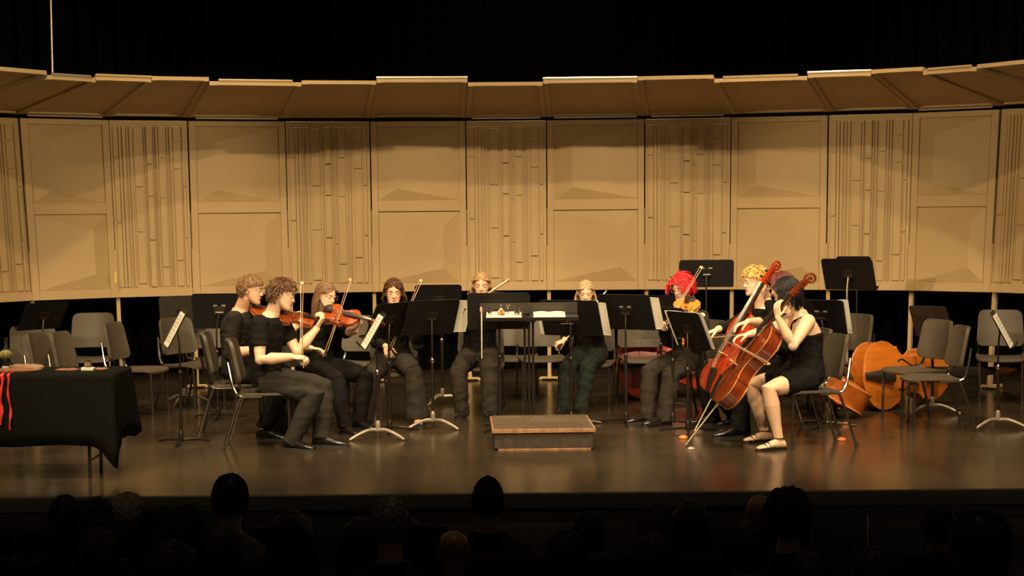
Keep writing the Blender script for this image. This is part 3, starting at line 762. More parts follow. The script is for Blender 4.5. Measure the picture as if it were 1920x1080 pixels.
def person(label, fwd, hip, neck, head, hf, R_arm, L_arm, R_leg, L_leg, k=1.0, fem=False, shirt=M_tee, sleeve='long', trousers=M_troub, hem='straight', shoes='shoe',
           skin=M_skin, hairm=M_hb, hstyle='short', hup=(0, 0, 1), glasses=False, twist=0, seed=1, collar=False, hk=1.0, hmask=None, fringe=True):
    fwd = V(fwd).normalized(); up = V((0, 0, 1)); rt = fwd.cross(up).normalized()      # person's right
    sd = (Matrix.Rotation(radians(twist), 3, 'Z') @ rt)
    sw = (.160 if fem else .178) * k; hw = .088 * k
    axis = (neck - hip); ax = axis.normalized(); fw2 = sd.cross(ax) * -1
    if fw2.dot(fwd) < 0: fw2 = -fw2
    mb = MB()
    fs = [( -.10, .135, .105), (-.02, .170, .125), (.12, .168, .120), (.30, .145, .105), (.50, .152, .112), (.68, .168, .120), (.82, .172, .112), (.92, .150, .090), (.98, .090, .068), (1.05, .056, .056)]
    if fem: fs = [(a, b * (.92 if a > .4 else .98), c + (.012 if .5 < a < .8 else 0)) for a, b, c in fs]
    def torso(mb, inf=0, t0=-.2, t1=2, front=0):
        rings = []
        for t, a, b in fs:
            if t < t0 or t > t1: continue
            s_ = rt.lerp(sd, min(1, max(0, t))).normalized(); c = hip + axis * t - fw2 * (.025 * sin(pi * min(1, max(0, t)))) * k
            rings.append([c + s_ * ((a*k + inf) * cos(q)) + fw2 * ((b*k + inf) * sin(q)) for q in [2*pi*j/28 for j in range(28)]])
        mb.loft(rings)
    torso(mb)
    H3 = V(hf).normalized(); hu = V(hup); hu = (hu - H3 * hu.dot(H3)).normalized()
    H = Matrix((H3.cross(hu), H3, hu)).transposed().to_4x4(); H.translation = head
    kk = k * hk
    mb.tube([neck - ax * .04, neck + (head - neck)*.25, H @ V((0, -.030*kk, -.065*kk)), H @ V((0, -.02*kk, -.02*kk))], [.066*k, .055*k*(.92 if fem else 1), .054*k*(.92 if fem else 1), .05*k], 18)
    head_mesh(mb, H, kk)
    joints = {}
    for side, arm, leg in ((1, R_arm, R_leg), (-1, L_arm, L_leg)):
        sh = neck + sd * (sw * side) - ax * .055 * k
        wr, eh, hd, pn, curl = arm
        el, sc = ik(sh, wr, .285*k, .245*k, eh)
        if sc > 1.06: print('ARM STRETCH', label[:40], side, round(sc, 2))
        P_ = [sh - sd*side*.04, sh, sh.lerp(el, .5), el, el.lerp(wr, .35), wr, wr + V(hd).normalized()*.01]
        mb.tube(P_, [.056*k, .060*k, .054*k, .043*k, .047*k, .029*k, .027*k] if not fem else [.052*k, .058*k, .051*k, .040*k, .042*k, .026*k, .024*k], 16)
        mb.ell(sh, (.062*k,)*3); mb.ell(el, (.041*k,)*3)
        add_hand(mb, wr, hd, pn, side < 0, curl, k=.92*k if fem else k)
        hp = hip + rt * (hw * side); an, kh, toe = leg
        kn, sc = ik(hp, an, .43*k, .41*k, kh)
        if sc > 1.06: print('LEG STRETCH', label[:40], side, round(sc, 2))
        mb.tube([hp, hp.lerp(kn, .35), hp.lerp(kn, .8), kn, kn.lerp(an, .30), kn.lerp(an, .75), an], [.092*k, .090*k, .070*k, .062*k, .064*k, .043*k, .037*k], 18)
        tv = V(toe); tv.z = 0; tv.normalize()
        sv = tv.cross(up)
        fr = []
        g0 = V((an.x, an.y, 0))
        for a, w_, h_ in ((-.060,.022,.045),(-.045,.032,.062),(-.01,.034,.085),(.04,.036,.072),(.09,.042,.050),(.14,.045,.034),(.175,.038,.024),(.195,.022,.014)):
            fr.append([g0 + tv*(a*k) + sv*(w_*k*cos(q)) + V((0, 0, .012 + h_*k*.5 + h_*k*.5*sin(q))) for q in [2*pi*j/14 for j in range(14)]])
        mb.loft(fr); mb.tube([an, g0 + V((0, 0, .05))], [.034*k, .036*k], 12)
        joints[side] = (sh, el, wr, hp, kn, an, tv, sv)
    body = mb.remeshed('person', skin, None, voxel=.0048, smooth_it=2)
    org = V((hip.x, hip.y, 0))
    body.data.transform(Matrix.Translation(-org)); body.matrix_world = Matrix.Translation(org); WM[body.name] = Matrix.Translation(org)
    tag(body, label, 'person', 'seated string players')
    # eyes, brows, lips
    for s_ in (-1, 1):
        e = MB().ell(H @ V((s_*.031*kk, .0725*kk, .001*kk)), (.0125*kk,)*3, M=H.to_3x3(), nu=12, nv=8).build('eye', M_eye, body)
        MB().ell(H @ V((s_*.031*kk, .0815*kk, -.001*kk)), (.0058*kk, .0048*kk, .0058*kk), M=H.to_3x3(), nu=10, nv=6).build('iris', M_iris, e)
        MB().ell(H @ V((s_*.031*kk, .0725*kk, .0045*kk)), (.0145*kk, .0138*kk, .0112*kk), M=H.to_3x3(), nu=12, nv=8).build('eyelid', skin, body)
        MB().tube([H @ V((s_*kk*x, kk*y, kk*z)) for x, y, z in ((.014,.090,.019),(.030,.091,.025),(.046,.080,.020))], [.0030*kk, .0036*kk, .0018*kk], 6).build('eyebrow', hairm, body)
    MB().tube([H @ V((kk*x, kk*y, kk*z)) for x, y, z in ((-.024,.083,-.061),(-.010,.0915,-.058),(0,.0925,-.0595),(.010,.0915,-.058),(.024,.083,-.061))], [.0018*kk, .0040*kk, .0044*kk, .0040*kk, .0018*kk], 8).tube(
        [H @ V((kk*x, kk*y, kk*z)) for x, y, z in ((-.018,.085,-.065),(0,.0915,-.0685),(.018,.085,-.065))], [.002*kk, .0048*kk, .002*kk], 8).build('lips', M_lip, body)
    if isinstance(hairm, tuple) is False: hair(body, H, hairm, hstyle, kk, seed, mask=hmask)
    if glasses:
        gb = MB()
        for s_ in (-1, 1):
            gb.tube([H @ V((s_*kk*(.033 + .022*cos(t)), kk*.099, kk*(-.002 + .018*sin(t)))) for t in [2*pi*i/16 for i in range(17)]], .0016*kk, 6)
            gb.tube([H @ V((s_*kk*.055, kk*.098, kk*.004)), H @ V((s_*kk*.076, kk*.06, kk*.006)), H @ V((s_*kk*.080, kk*-.01, kk*.006))], .0014*kk, 6)
        gb.tube([H @ V((-kk*.011, kk*.100, 0)), H @ V((0, kk*.103, kk*.003)), H @ V((kk*.011, kk*.100, 0))], .0016*kk, 6)
        gb.build('glasses', M_glasses, body)
    # upper garment
    sb = MB(); torso(sb, .013, -.03 if shoes != 'dress' else -.2, .99 if sleeve != 'none' else .80)
    for side in (1, -1):
        sh, el, wr, hp, kn, an, tv, sv = joints[side]
        if sleeve == 'none':
            st = [hip + axis*.76 + fw2*.118*k + sd*side*.085*k, hip + axis*.90 + fw2*.098*k + sd*side*.09*k, neck + sd*side*.09*k - ax*.022*k, hip + axis*.93 - fw2*.085*k + sd*side*.085*k, hip + axis*.76 - fw2*.105*k + sd*side*.07*k]
            sb.tube(smooth_path(st, 5), .009, 8); continue
        if sleeve == 'short': P_ = [sh - sd*side*.05, sh, sh.lerp(el, .35), sh.lerp(el, .66)]; rd = [.062, .068, .067, .068]
        elif sleeve == 'elbow': P_ = [sh - sd*side*.05, sh, sh.lerp(el, .5), el, el.lerp(wr, .30)]; rd = [.062, .067, .064, .058, .056]
        else: P_ = [sh - sd*side*.05, sh, sh.lerp(el, .5), el, el.lerp(wr, .4), el.lerp(wr, .90)]; rd = [.062, .067, .063, .056, .054, .040]
        sb.tube(P_, [r_*k*(.93 if fem else 1) for r_ in rd], 16); sb.ell(sh, (.070*k*(.92 if fem else 1),)*3)
        if len(P_) > 4: sb.ell(el, (.056*k,)*3)
    if collar: sb.tube([neck - ax*.002 + V((cos(t)*.056*k, sin(t)*.056*k, 0)) for t in [2*pi*i/16 for i in range(17)]], .014, 8)
    sb.remeshed('shirt' if sleeve != 'none' else 'dress_top', shirt, body, voxel=.008, smooth_it=3, wrinkle=.006, wscale=11)
    # lower garment
    tb = MB(); torso(tb, .010, -.2, .15); short = trousers is None
    lowm = shirt if short else trousers
    for side in (1, -1):
        sh, el, wr, hp, kn, an, tv, sv = joints[side]
        if short:
            tb.tube([hp, hp.lerp(kn, .35), hp.lerp(kn, .66)], [.108*k, .106*k, .100*k], 20)
        else:
            e = {'straight': (.074, .070, .070), 'wide': (.084, .094, .106), 'slim': (.06, .052, .05)}[hem]
            an2 = an + V((0, 0, -.02 if hem != 'wide' else .0)); 
            tb.tube([hp, hp.lerp(kn, .35), hp.lerp(kn, .8), kn, kn.lerp(an2, .3), kn.lerp(an2, .7), an2], [.104*k, .101*k, .086*k, .081*k, e[0]*k*1.1, e[1]*k, e[2]*k], 20)
    tb.remeshed('shorts' if short else 'trousers', lowm, body, voxel=.009, smooth_it=3, wrinkle=.007, wscale=6.5)
    for side in (1, -1):
        sh, el, wr, hp, kn, an, tv, sv = joints[side]; g0 = V((an.x, an.y, 0)); b = MB()
        if shoes == 'sandal':
            so = []
            for a, w_ in ((-.068,.020),(-.05,.034),(0,.036),(.06,.038),(.12,.047),(.17,.042),(.205,.020)):
                so.append([g0 + tv*(a*k) + sv*(w_*k*x) + V((0, 0, z)) for x, z in ((-1,0),(1,0),(1,.013),(-1,.013))])
            b.loft(so).build('sandal_sole', M_shoe, body); b = MB()
            for a, h_ in ((.10,.052),(.135,.042)):
                b.tube([g0 + tv*(a*k) + sv*(.046*k*cos(t)) + V((0, 0, .010 + h_*k*sin(t))) for t in [pi*i/10 for i in range(11)]], .0045, 6)
            b.tube([g0 + tv*(.06*k) + sv*(-.04*k) + V((0, 0, .012)), g0 + tv*.05*k + V((0, 0, .088*k)), g0 + tv*(.10*k) + sv*(.042*k) + V((0, 0, .015))], .0045, 6)
            b.tube([g0 + V((cos(t)*.040*k, sin(t)*.040*k, .088)) for t in [2*pi*i/14 for i in range(15)]], .0045, 6)
            b.build('sandal_straps', M_shoe, body)
        else:
            low = shoes == 'flat'
            sc = [(-.068,.022,.05),(-.055,.035,.072),(-.01,.040,.095),(.04,.042,.085),(.09,.047,.062),(.15,.050,.046),(.195,.042,.036),(.222,.022,.022)]
            if low: sc = [(-.068,.022,.045),(-.055,.034,.055),(-.01,.037,.034),(.04,.039,.032),(.09,.044,.034),(.15,.047,.040),(.19,.040,.030),(.212,.022,.018)]
            b.loft([[g0 + tv*(a*k) + sv*(w_*k*cos(q)) + V((0, 0, max(.004, .008 + h_*k*.5 + h_*k*.5*sin(q)))) for q in [2*pi*j/18 for j in range(18)]] for a, w_, h_ in sc])
            s_o = b.build('shoe', M_shoe, body)
            b = MB().loft([[g0 + tv*(a*k) + sv*(w_*k*1.05*x) + V((0, 0, z)) for x, z in ((-1,.0),(1,.0),(1,.014),(-1,.014))] for a, w_, h_ in sc]); b.build('sole', M_rubber, s_o)
    return body, H, joints

# ------------------------------------------------------------------ the players
GR = (50, 60, 40); GRF = ((35, 55, 35), (45, 60, 40), (55, 60, 40), (60, 60, 45)); BOWH = ((30, 45, 25), (40, 55, 30), (45, 55, 35), (50, 55, 35)); REL = (22, 28, 18)
PEOPLE = []
def pchair(hip, fwd, label, back=.0, face=None):
    f = V(face or fwd).normalized(); yaw = math.degrees(atan2(f.y, f.x)) - 90
    return chair(0, 0, yaw, label, loc=(hip.x - f.x*back, hip.y - f.y*back))
def seat_hip(px, D, fwd, z=.535):
    p = at(px, 700, D); p.z = z; return p

# front violinist in short sleeves, profile to the right
f = V((1, -.12, 0)); h = seat_hip(499, 13.8, f)
PEOPLE.append(person('seated violinist in black short-sleeved t-shirt, brown wavy hair, nearest on the left', f, h, at(507, 591, 13.8), at(530, 551, 13.76), (1, -.12, -.30),
    (at(547, 669, 13.50), at(486, 690, 13.5), (1, -.05, -.05), (0, .25, -1), BOWH), (at(594, 615, 13.98), at(545, 660, 13.9), (.55, -.05, .85), (-.8, .2, .5), GRF),
    (at(545, 827, 13.62), at(610, 700, 13.60), (1, -.55, 0)), (at(602, 820, 13.78), at(645, 700, 14.0), (1, -.25, 0)),
    k=1.04, sleeve='short', trousers=M_trou, twist=-12, hairm=M_hb, hstyle='tousled', seed=3, skin=M_skin2))
pchair(h, f, 'grey chair under the violinist in the black t-shirt', .0, (1, .07, 0))
violin(at(513, 590, 13.82), at(630, 609, 14.09), (.05, -.55, .8), 'red-brown violin played by the nearest violinist on the left')
bow(at(568, 690, 13.46), at(568.5, 529, 13.70), 'bow standing upright in the hand of the t-shirt violinist', (-1, 0, 0))
# violinist behind him, collared shirt
f = V((1, -.08, 0)); h = seat_hip(447, 14.5, f)
person('seated violinist in charcoal collared shirt, short light brown hair, furthest left', f, h, at(449, 583, 14.45), at(470, 543, 14.4), (1, -.08, -.16),
    (at(486, 655, 14.25), at(425, 680, 14.25), (1, 0, 0), (0, .2, -1), BOWH), (at(556, 612, 14.62), at(520, 670, 14.5), (.5, -.05, .85), (-.8, .2, .5), GRF),
    (at(495, 800, 14.25), at(560, 700, 14.3), (1, -.6, 0)), (at(530, 808, 14.62), at(575, 700, 14.7), (1, -.3, 0)),
    k=1.03, sleeve='elbow', shirt=M_shirtg, trousers=M_troub, hairm=M_hlb, hstyle='short', collar=True, seed=5)
pchair(h, f, 'grey chair under the violinist in the collared shirt', .0, (1, .07, 0))
violin(at(470, 580, 14.42), at(572, 600, 14.74), (.05, -.5, .8), 'violin of the collared-shirt violinist, mostly hidden behind the t-shirt violinist')
# woman with glasses
f = V((.82, -.57, 0)); h = seat_hip(598, 14.95, f)
person('seated violinist in black top with glasses and long straight brown hair', f, h, at(600, 590, 14.9), at(611, 554, 14.8), (.80, -.60, -.22),
    (at(584, 653, 14.45), at(552, 665, 14.6), (1, -.2, -.12), (0, -.1, -1), REL), (at(670, 620, 14.62), at(656, 665, 14.8), (.45, -.05, .85), (-.9, -.1, .5), GRF),
    (at(648, 797, 14.5), at(650, 690, 14.4), (.6, -.8, 0)), (at(672, 788, 14.85), at(685, 690, 14.85), (.7, -.6, 0)),
    k=.96, fem=True, sleeve='elbow', trousers=M_troub, hairm=M_hmb, hstyle='long', glasses=True, seed=9, skin=M_skin2)
pchair(h, f, 'grey chair under the violinist with glasses', .02)
violin(at(608, 586, 14.72), at(704, 606, 14.42), (.0, -.72, .7), 'orange-brown violin held out to the right by the violinist with glasses', L=.385)
bow(at(606, 669, 14.38), at(655, 522, 14.40), 'bow slanting up to the right in front of the violinist with glasses', (.9, 0, .3))
# wavy dark hair
f = V((.05, -1, 0)); h = seat_hip(738, 15.5, f)
person('seated violinist with chin-length dark wavy hair, black shirt and wide trousers', f, h, at(734, 591, 15.40), at(738, 548, 15.28), (.12, -1, -.12),
    (at(724, 650, 14.98), at(690, 670, 15.2), (.25, -.5, -.6), (.3, .4, -.6), BOWH), (at(784, 608, 15.14), at(790, 660, 15.2), (.1, -.2, .9), (-.8, .3, .3), GRF),
    (at(681, 786, 15.10), at(698, 670, 14.9), (-.25, -1, 0)), (at(783, 784, 15.10), at(782, 670, 14.9), (.15, -1, 0)),
    k=.97, fem=True, sleeve='long', trousers=M_troug, hem='wide', shoes='flat', hairm=M_hdk, hstyle='wavy', seed=12)
pchair(h, f, 'grey chair under the violinist with dark wavy hair', .02)
violin(at(748, 577, 15.34), at(800, 592, 15.14), (.2, -.55, .8), 'orange violin under the chin of the dark wavy-haired violinist')
bow(at(727, 660, 14.90), at(788, 524, 14.98), 'bow rising behind the black stand before the dark wavy-haired violinist', (.8, 0, .5))
# long blond hair
f = V((-.05, -1, 0)); h = seat_hip(899, 15.95, f)
person('seated violinist with long blond hair, face above a black stand left of centre', f, h, at(900, 580, 15.88), at(903, 535, 15.75), (-.02, -1, -.10),
    (at(862, 590, 15.32), at(845, 640, 15.6), (.35, -.6, -.2), (.2, .3, -.9), BOWH), (at(941, 588, 15.35), at(950, 640, 15.6), (0, -.4, .8), (-.8, .3, .3), GRF),
    (at(866, 775, 15.60), at(855, 660, 15.5), (-.1, -1, 0)), (at(919, 772, 15.55), at(918, 660, 15.4), (.1, -1, 0)),
    k=.98, fem=True, sleeve='long', trousers=M_troug, shoes='shoe', hairm=M_hbl, hstyle='long', seed=15)
pchair(h, f, 'grey chair under the violinist with long blond hair', .02)
violin(at(910, 560, 15.62), at(950, 557, 15.16), (.15, -.55, .8), 'orange violin showing above the stand of the long-haired blond violinist')
bow(at(868, 584, 14.98), at(955, 526, 15.38), 'bow tilted up right beside the face of the long-haired blond violinist', (.4, 0, .8))
# pale blond girl
f = V((-.15, -1, 0)); h = seat_hip(1106, 16.2, f, .52)
person('seated player with pale blond hair tied back, chin hidden behind the stand', f, h, at(1101, 590, 16.12), at(1098, 549, 15.98), (-.05, -1, -.22),
    (at(1058, 638, 15.52), at(1060, 690, 15.8), (-.9, -.3, -.35), (-.3, .1, -1), BOWH), (at(1134, 600, 15.6), at(1142, 650, 15.9), (0, -.4, .8), (-.8, .3, .3), GRF),
    (at(1057, 768, 15.85), at(1060, 660, 15.7), (-.2, -1, 0)), (at(1090, 766, 15.8), at(1098, 660, 15.6), (0, -1, 0)),
    k=.95, fem=True, sleeve='long', trousers=M_jean, hem='straight', hairm=M_hbl2, hstyle='long', seed=18, skin=M_skin2)
pchair(h, f, 'grey chair under the pale blond player', .02)
violin(at(1105, 578, 15.88), at(1146, 584, 15.42), (.15, -.55, .8), 'violin of the pale blond player, mostly behind her stand')
bow(at(1046, 654, 15.44), at(1136, 546, 15.58), 'bow with its tip beside the ear of the pale blond player', (.6, 0, .7))
# red hair
f = V((-.75, -.66, 0)); h = seat_hip(1290, 15.4, f)
person('seated violist with bright red hair and glasses, looking down', f, h, at(1292, 582, 15.32), at(1278, 538, 15.2), (-.62, -.78, -.32),
    (at(1240, 603, 15.1), at(1255, 660, 15.4), (.0, -.8, -.2), (.3, .2, -.9), BOWH), (at(1296, 607, 14.98), at(1325, 660, 15.0), (-.3, -.3, .8), (-.2, .8, .3), GRF),
    (at(1214, 783, 15.12), at(1200, 660, 15.1), (-.9, -.4, 0)), (at(1244, 787, 14.95), at(1240, 660, 14.8), (-.85, -.5, 0)),
    k=1.0, fem=True, sleeve='long', shirt=M_shirtg, trousers=M_troug, hairm=M_hred, hstyle='shag', glasses=True, seed=21, skin=M_skin2)
pchair(h, f, 'grey chair under the red-haired violist', .02)
violin(at(1289, 562, 15.08), at(1283, 628, 14.62), (-.15, -.85, .5), 'golden viola held by the red-haired player', L=.41, varn=M_viola, kind='viola')
bow(at(1240, 618, 14.85), at(1314, 499, 14.98), 'bow crossing the golden viola and pointing up to the right', (.9, 0, .4))
# golden curls, cellist
f = V((-.95, -.3, 0)); h = seat_hip(1420, 14.95, f)
person('seated cellist with curly golden hair, hand raised beside the cheek', f, h, at(1430, 577, 14.92), at(1415, 527, 14.86), (-1, -.30, -.15),
    (at(1345, 618, 14.62), at(1385, 660, 15.1), (-1, -.05, -.35), (.1, .0, -1), BOWH), (at(1440, 562, 14.62), at(1462, 640, 14.7), (-.35, .0, .95), (.55, .6, .2), REL),
    (at(1337, 788, 14.98), at(1305, 660, 15.1), (-1, -.3, 0)), (at(1388, 790, 14.85), at(1352, 660, 14.85), (-1, -.3, 0)),
    k=1.03, sleeve='long', trousers=M_troub, hairm=M_hgold, hstyle='curly', seed=24, skin=M_skin2)
pchair(h, f, 'grey chair under the golden-haired cellist', .0)
# reddish dark hair, half hidden
f = V((-.97, -.2, 0)); h = seat_hip(1486, 14.3, f)
person('seated player with maroon-tinted hair, mostly hidden behind the cellist in the sleeveless dress', f, h, at(1484, 585, 14.3), at(1467, 537, 14.22), (-1, -.15, -.30),
    (at(1402, 603, 14.02), at(1440, 640, 14.5), (-1, -.1, -.30), (.0, .0, -1), REL), (at(1425, 648, 13.95), at(1470, 680, 14.1), (-1, .3, 0), (0, 0, -1), REL),
    (at(1392, 795, 14.38), at(1385, 690, 14.5), (-1, -.3, 0)), (at(1382, 803, 14.12), at(1400, 690, 14.15), (-1, -.35, 0)),
    k=1.0, fem=True, sleeve='elbow', trousers=M_troub, hairm=M_hmar, hstyle='bob', seed=27, skin=M_skin2)
pchair(h, f, 'grey chair behind the sleeveless-dressed cellist, under the maroon-haired player', .0)
# front cellist
f = V((-.97, -.2, 0)); h = seat_hip(1513, 13.62, f, .54)
PB = person('seated cellist in sleeveless black dress and strappy sandals, short black hair', f, h, at(1499, 588, 13.62), at(1476, 548, 13.62), (-.95, .12, -.25),
    (at(1403, 627, 13.36), at(1450, 660, 13.8), (-1, -.1, -.15), (.1, -.1, -1), REL), (at(1459, 596, 13.30), at(1478, 680, 13.2), (-.12, .1, 1), (.75, .55, 0), REL),
    (at(1434, 812, 13.82), at(1390, 700, 13.9), (-.9, -.4, 0)), (at(1460, 823, 13.36), at(1395, 700, 13.2), (-.92, -.4, 0)),
    k=1.0, fem=True, sleeve='none', trousers=None, shoes='sandal', hairm=M_hblk, hstyle='bob', seed=30, skin=M_skin2)
pchair(h, f, 'grey chair under the cellist in the sleeveless dress', .0)
def cello(b, s, n, label, varn, pin):
    M = frame(b, s - b, n); return instrument('cello', label, 'cello', M, .755, .115, .28, .21, varn, endpin=pin, group='cellos being played')
cello(at(1337, 741, 14.38), at(1461, 502, 14.56), (-.74, -.46, .50), 'red cello of the golden-haired cellist, behind the other cello', M_cellor, .34)
cello(at(1346, 757, 13.50), at(1515, 541, 13.38), (-.78, -.14, .62), 'brown cello in front, between the knees of the cellist in the sleeveless dress', M_cello, .42)
bow(at(1329, 634, 14.36), at(1432, 622, 14.05), 'bow held level by the golden-haired cellist', (.0, .9, -.1))
bow(at(1364, 641, 13.30), at(1440, 684, 12.72), 'bow slanting down across the front cello', (.1, .9, .3))

# ------------------------------------------------------------------ empty chairs
chair(172, 17.2, -172, 'empty chair facing the audience in the back row behind the table')
chair(262, 15.9, -100, 'empty chair facing right, first to the right of the black table')
chair(168, 14.7, -97, 'empty chair just behind the table, right one of the close pair')
chair(124, 14.6, -97, 'empty chair just behind the table, left one of the close pair')
chair(76, 15.4, -150, 'empty chair behind the far left music stand')
chair(365, 16.4, -125, 'empty chair behind the grey worn music stand')
chair(398, 17.0, -160, 'empty chair in back row left of the collared-shirt violinist')
chair(664, 16.4, 160, 'empty chair in the gap left of the dark wavy-haired violinist')
chair(965, 16.9, 178, 'empty chair right behind the conductor stand, left one')
chair(1014, 16.8, -175, 'empty chair right behind the conductor stand, right one')
chair(1206, 16.6, -175, 'empty chair in front of the dark red double bass')
chair(1570, 16.1, 120, 'empty chair behind the cellists, beside the lying double basses')
chair(1714, 15.2, 112, 'empty chair facing left beside the amber double bass')
chair(1745, 14.5, 92, 'empty chair just in front of the one facing left at right')
chair(1876, 16.4, 165, 'empty chair at the right edge of the stage')
chair(1600, 14.6, 98, 'empty chair with its back to us behind the maroon-haired player') if False else None

# ------------------------------------------------------------------ music stands
s1 = stand(84, 800, 86, 596, 48, 'black stand behind the table at far left', D=15.3, tilt=34, w=.44, h=.30)
s2 = stand(345, 757, 341, 590, 5, 'worn grey stand in back row left, its desk paler than the rest', col=M_desk_grey, style='arch', tilt=20, w=.44, h=.37, legyaw=20)
s3 = stand(340, 832, 322, 618, 105, 'stand seen edge-on with pages, right of the black table', style='ring', tilt=-0 + 28, legyaw=-90)
pages(s3, 'sheet music on the edge-on stand right of the table', n=2)
s4 = stand(409, 785, 411, 585, 0, 'black stand behind the collared-shirt violinist', marks=True, tilt=16, legyaw=-90)
s5 = stand(709, 823, 704, 622, 99, 'edge-on stand in front of the violinist with glasses', style='arch', tilt=30, legyaw=-30)
pages(s5, 'sheet music on the edge-on stand before the violinist with glasses')
s6 = stand(731, 811, 741, 604, 56, 'narrow-looking black stand in front of the dark wavy-haired violinist', tilt=26, legyaw=-90)
pages(s6, 'sheet music jutting right from the narrow-looking stand', x0=.03, w=.24)
s7 = stand(812, 804, 811, 598, 30, 'wide black stand with white page at its right, left of centre', style='arch', tilt=25, legyaw=-30, w=.50, h=.34)
pages(s7, 'white page jutting from the right of the wide stand left of centre', x0=.21, w=.17, h=.31)
s8 = stand(830, 757, 822, 566, 0, 'black stand in the second row behind the wide stand left of centre', style='arch', tilt=20, w=.46)
s10 = stand(938, 806, 935, 585, 0, 'black stand hiding the lap of the long-haired blond violinist', tilt=15, w=.54, h=.33, style='flat')
s13 = stand(1071, 795, 1068, 599, -24, 'black stand with pages on both sides before the pale blond player', tilt=25, w=.56, h=.355)
pages(s13, 'long page jutting right of the pale blond player stand', x0=.23, w=.12, h=.32)
pages(s13, 'small page jutting left of the pale blond player stand', x0=-.32, w=.12, h=.30)
s14 = stand(1174, 795, 1172, 588, -28, 'wide black stand right of centre with maker marks and white page', marks=True, tilt=25, w=.50, h=.35, legyaw=-90)
pages(s14, 'white page jutting from the marked stand right of centre', x0=.16, w=.17, h=.31)
s15 = stand(1325, 757, 1325, 514, 0, 'tall black stand behind the red-haired violist, desk upright against the shell', marks=True, tilt=10, w=.53, h=.27)
s16 = stand(1240, 762, 1234, 577, 0, 'black stand left behind the red-haired violist', tilt=20, w=.40, h=.24)
s17 = stand(1290, 812, 1280, 622, -60, 'tilted black stand in front of the red-haired violist', tilt=24, w=.46, legyaw=-95)
pages(s17, 'sheet music on the tilted stand of the red-haired violist', x0=-.27, w=.54, h=.33)
s17b = stand(1262, 797, 1258, 604, -55, 'dark stand close behind the tilted stand of the red-haired violist', tilt=24, w=.36, h=.26, legyaw=-150)
s18 = stand(1588, 765, 1590, 517, -30, 'tall black stand at right with its desk above the lying basses', tilt=26, w=.50, h=.33, marks=False, pole=M_base)
s18b = stand(1606, 745, 1600, 500, -12, 'second tall stand just behind the tall stand at right', tilt=24, w=.34, h=.20)
pages(s18b, 'papers lying on the hindmost tall stand at right', x0=-.02, w=.18, h=.09)
s19 = stand(1545, 800, 1538, 597, -28, 'black stand behind the shoulder of the sleeveless-dressed cellist', marks=True, tilt=24, w=.42, h=.33)
pages(s19, 'sheet music edge on the stand behind the sleeveless-dressed cellist', x0=.15, w=.10, h=.32)
s20 = stand(1748, 775, 1743, 607, -36, 'worn grey stand behind the empty chair facing left', col=M_desk_grey, style='arch', tilt=34, w=.36, h=.36, legyaw=-30)
s21 = stand(1871, 803, 1876, 620, -109, 'edge-on stand with pages near the right edge', style='arch', tilt=28, legyaw=-30, pole=M_pole)
pages(s21, 'sheet music on the edge-on stand near the right edge')

# conductor's wide flat stand
b = at(993, 790, 14.55); b.z = 0; tz = at(993, 592, 14.55).z
cs = thing('conductor_stand', 'wide flat conductor stand behind the podium, holding glassware and white scores', 'music stand', place(b, 0))
W2 = .42; B_ = place(b, 0) @ Matrix.Translation((0, 0, tz)) @ Matrix.Rotation(radians(6.5), 4, 'X')
MB().box((-W2, -.15, -.012), (-.02, .16, 0), M=B_).build('tray', M_desk, cs, bevel=.003, smooth=False)
MB().box((.02, -.15, -.012), (W2, .16, 0), M=B_).build('tray', M_desk, cs, bevel=.003, smooth=False)
MB().box((-W2, .155, -.01), (W2, .165, .085), M=B_).build('back_ledge', M_desk_grey, cs, smooth=False)
MB().box((-W2, -.158, -.016), (W2, -.148, .012), M=B_).build('front_lip', M_pole, cs, smooth=False)
for x in (-.035, 0, .035): MB().tube([b + V((x, .02, .02)), b + V((x, .02, tz - .02))], .011, 10).build('pole', M_pole, cs)
MB().box((-.06, -.03, -.05), (.06, .06, -.01), M=B_).build('bracket', M_pole, cs, smooth=False)
MB().tube([B_ @ V((.27, -.1, -.05)), B_ @ V((.38, -.1, -.05))], .006, 8).tube([B_ @ V((.325, -.1, -.05)), B_ @ V((.325, -.05, -.01))], .006, 8).build('clamp', M_chrome, cs)
for k in range(4):
    a = radians(45 + 90*k); MB().tube([b + V((0, .02, .04)), b + V((cos(a)*.28, .02 + sin(a)*.28, .012))], .012, 8).build('leg', M_pole, cs)
for x0, x1, nm in ((-.36, -.06, 'white paper under the glassware on the conductor stand'), (.04, .31, 'white open score on the right half of the conductor stand')):
    q = MB()
    n_ = 10
    rr = [[B_ @ V((x0 + (x1-x0)*i/n_, y, .002 + z + .006*abs(sin(pi*2*i/n_)))) for i in range(n_+1)] + [B_ @ V((x0 + (x1-x0)*i/n_, y, .0)) for i in range(n_, -1, -1)] for y, z in ((-.13, .008), (.13, .008))]
    q.loft(rr); tag(q.build('score', M_page, smooth=False), nm, 'sheet music', 'papers on the conductor stand')
def tumbler(c, r, h, label, m=M_glass, name='glass_tumbler'):
    tag(MB().lathe(c, [(r*.8, 0), (r*.85, .004), (r, h), (r*.93, h), (r*.78, .008), (.001, .008)], 20).build(name, m), label, 'glass', 'glassware on the conductor stand')
tumbler(B_ @ V((-.33, -.02, .012)), .018, .065, 'small glass tumbler at the left end of the conductor stand')
tumbler(B_ @ V((-.10, -.02, .012)), .026, .065, 'wider glass tumbler near the middle of the conductor stand')
tumbler(B_ @ V((-.065, -.06, .012)), .010, .045, 'tiny glass vial beside the wider tumbler')
c = B_ @ V((-.235, -.02, .012))
jr = thing('glass_jar', 'small stoppered glass jar of yellow and pink sweets on the conductor stand', 'jar', Matrix.Translation(c), 'glassware on the conductor stand')
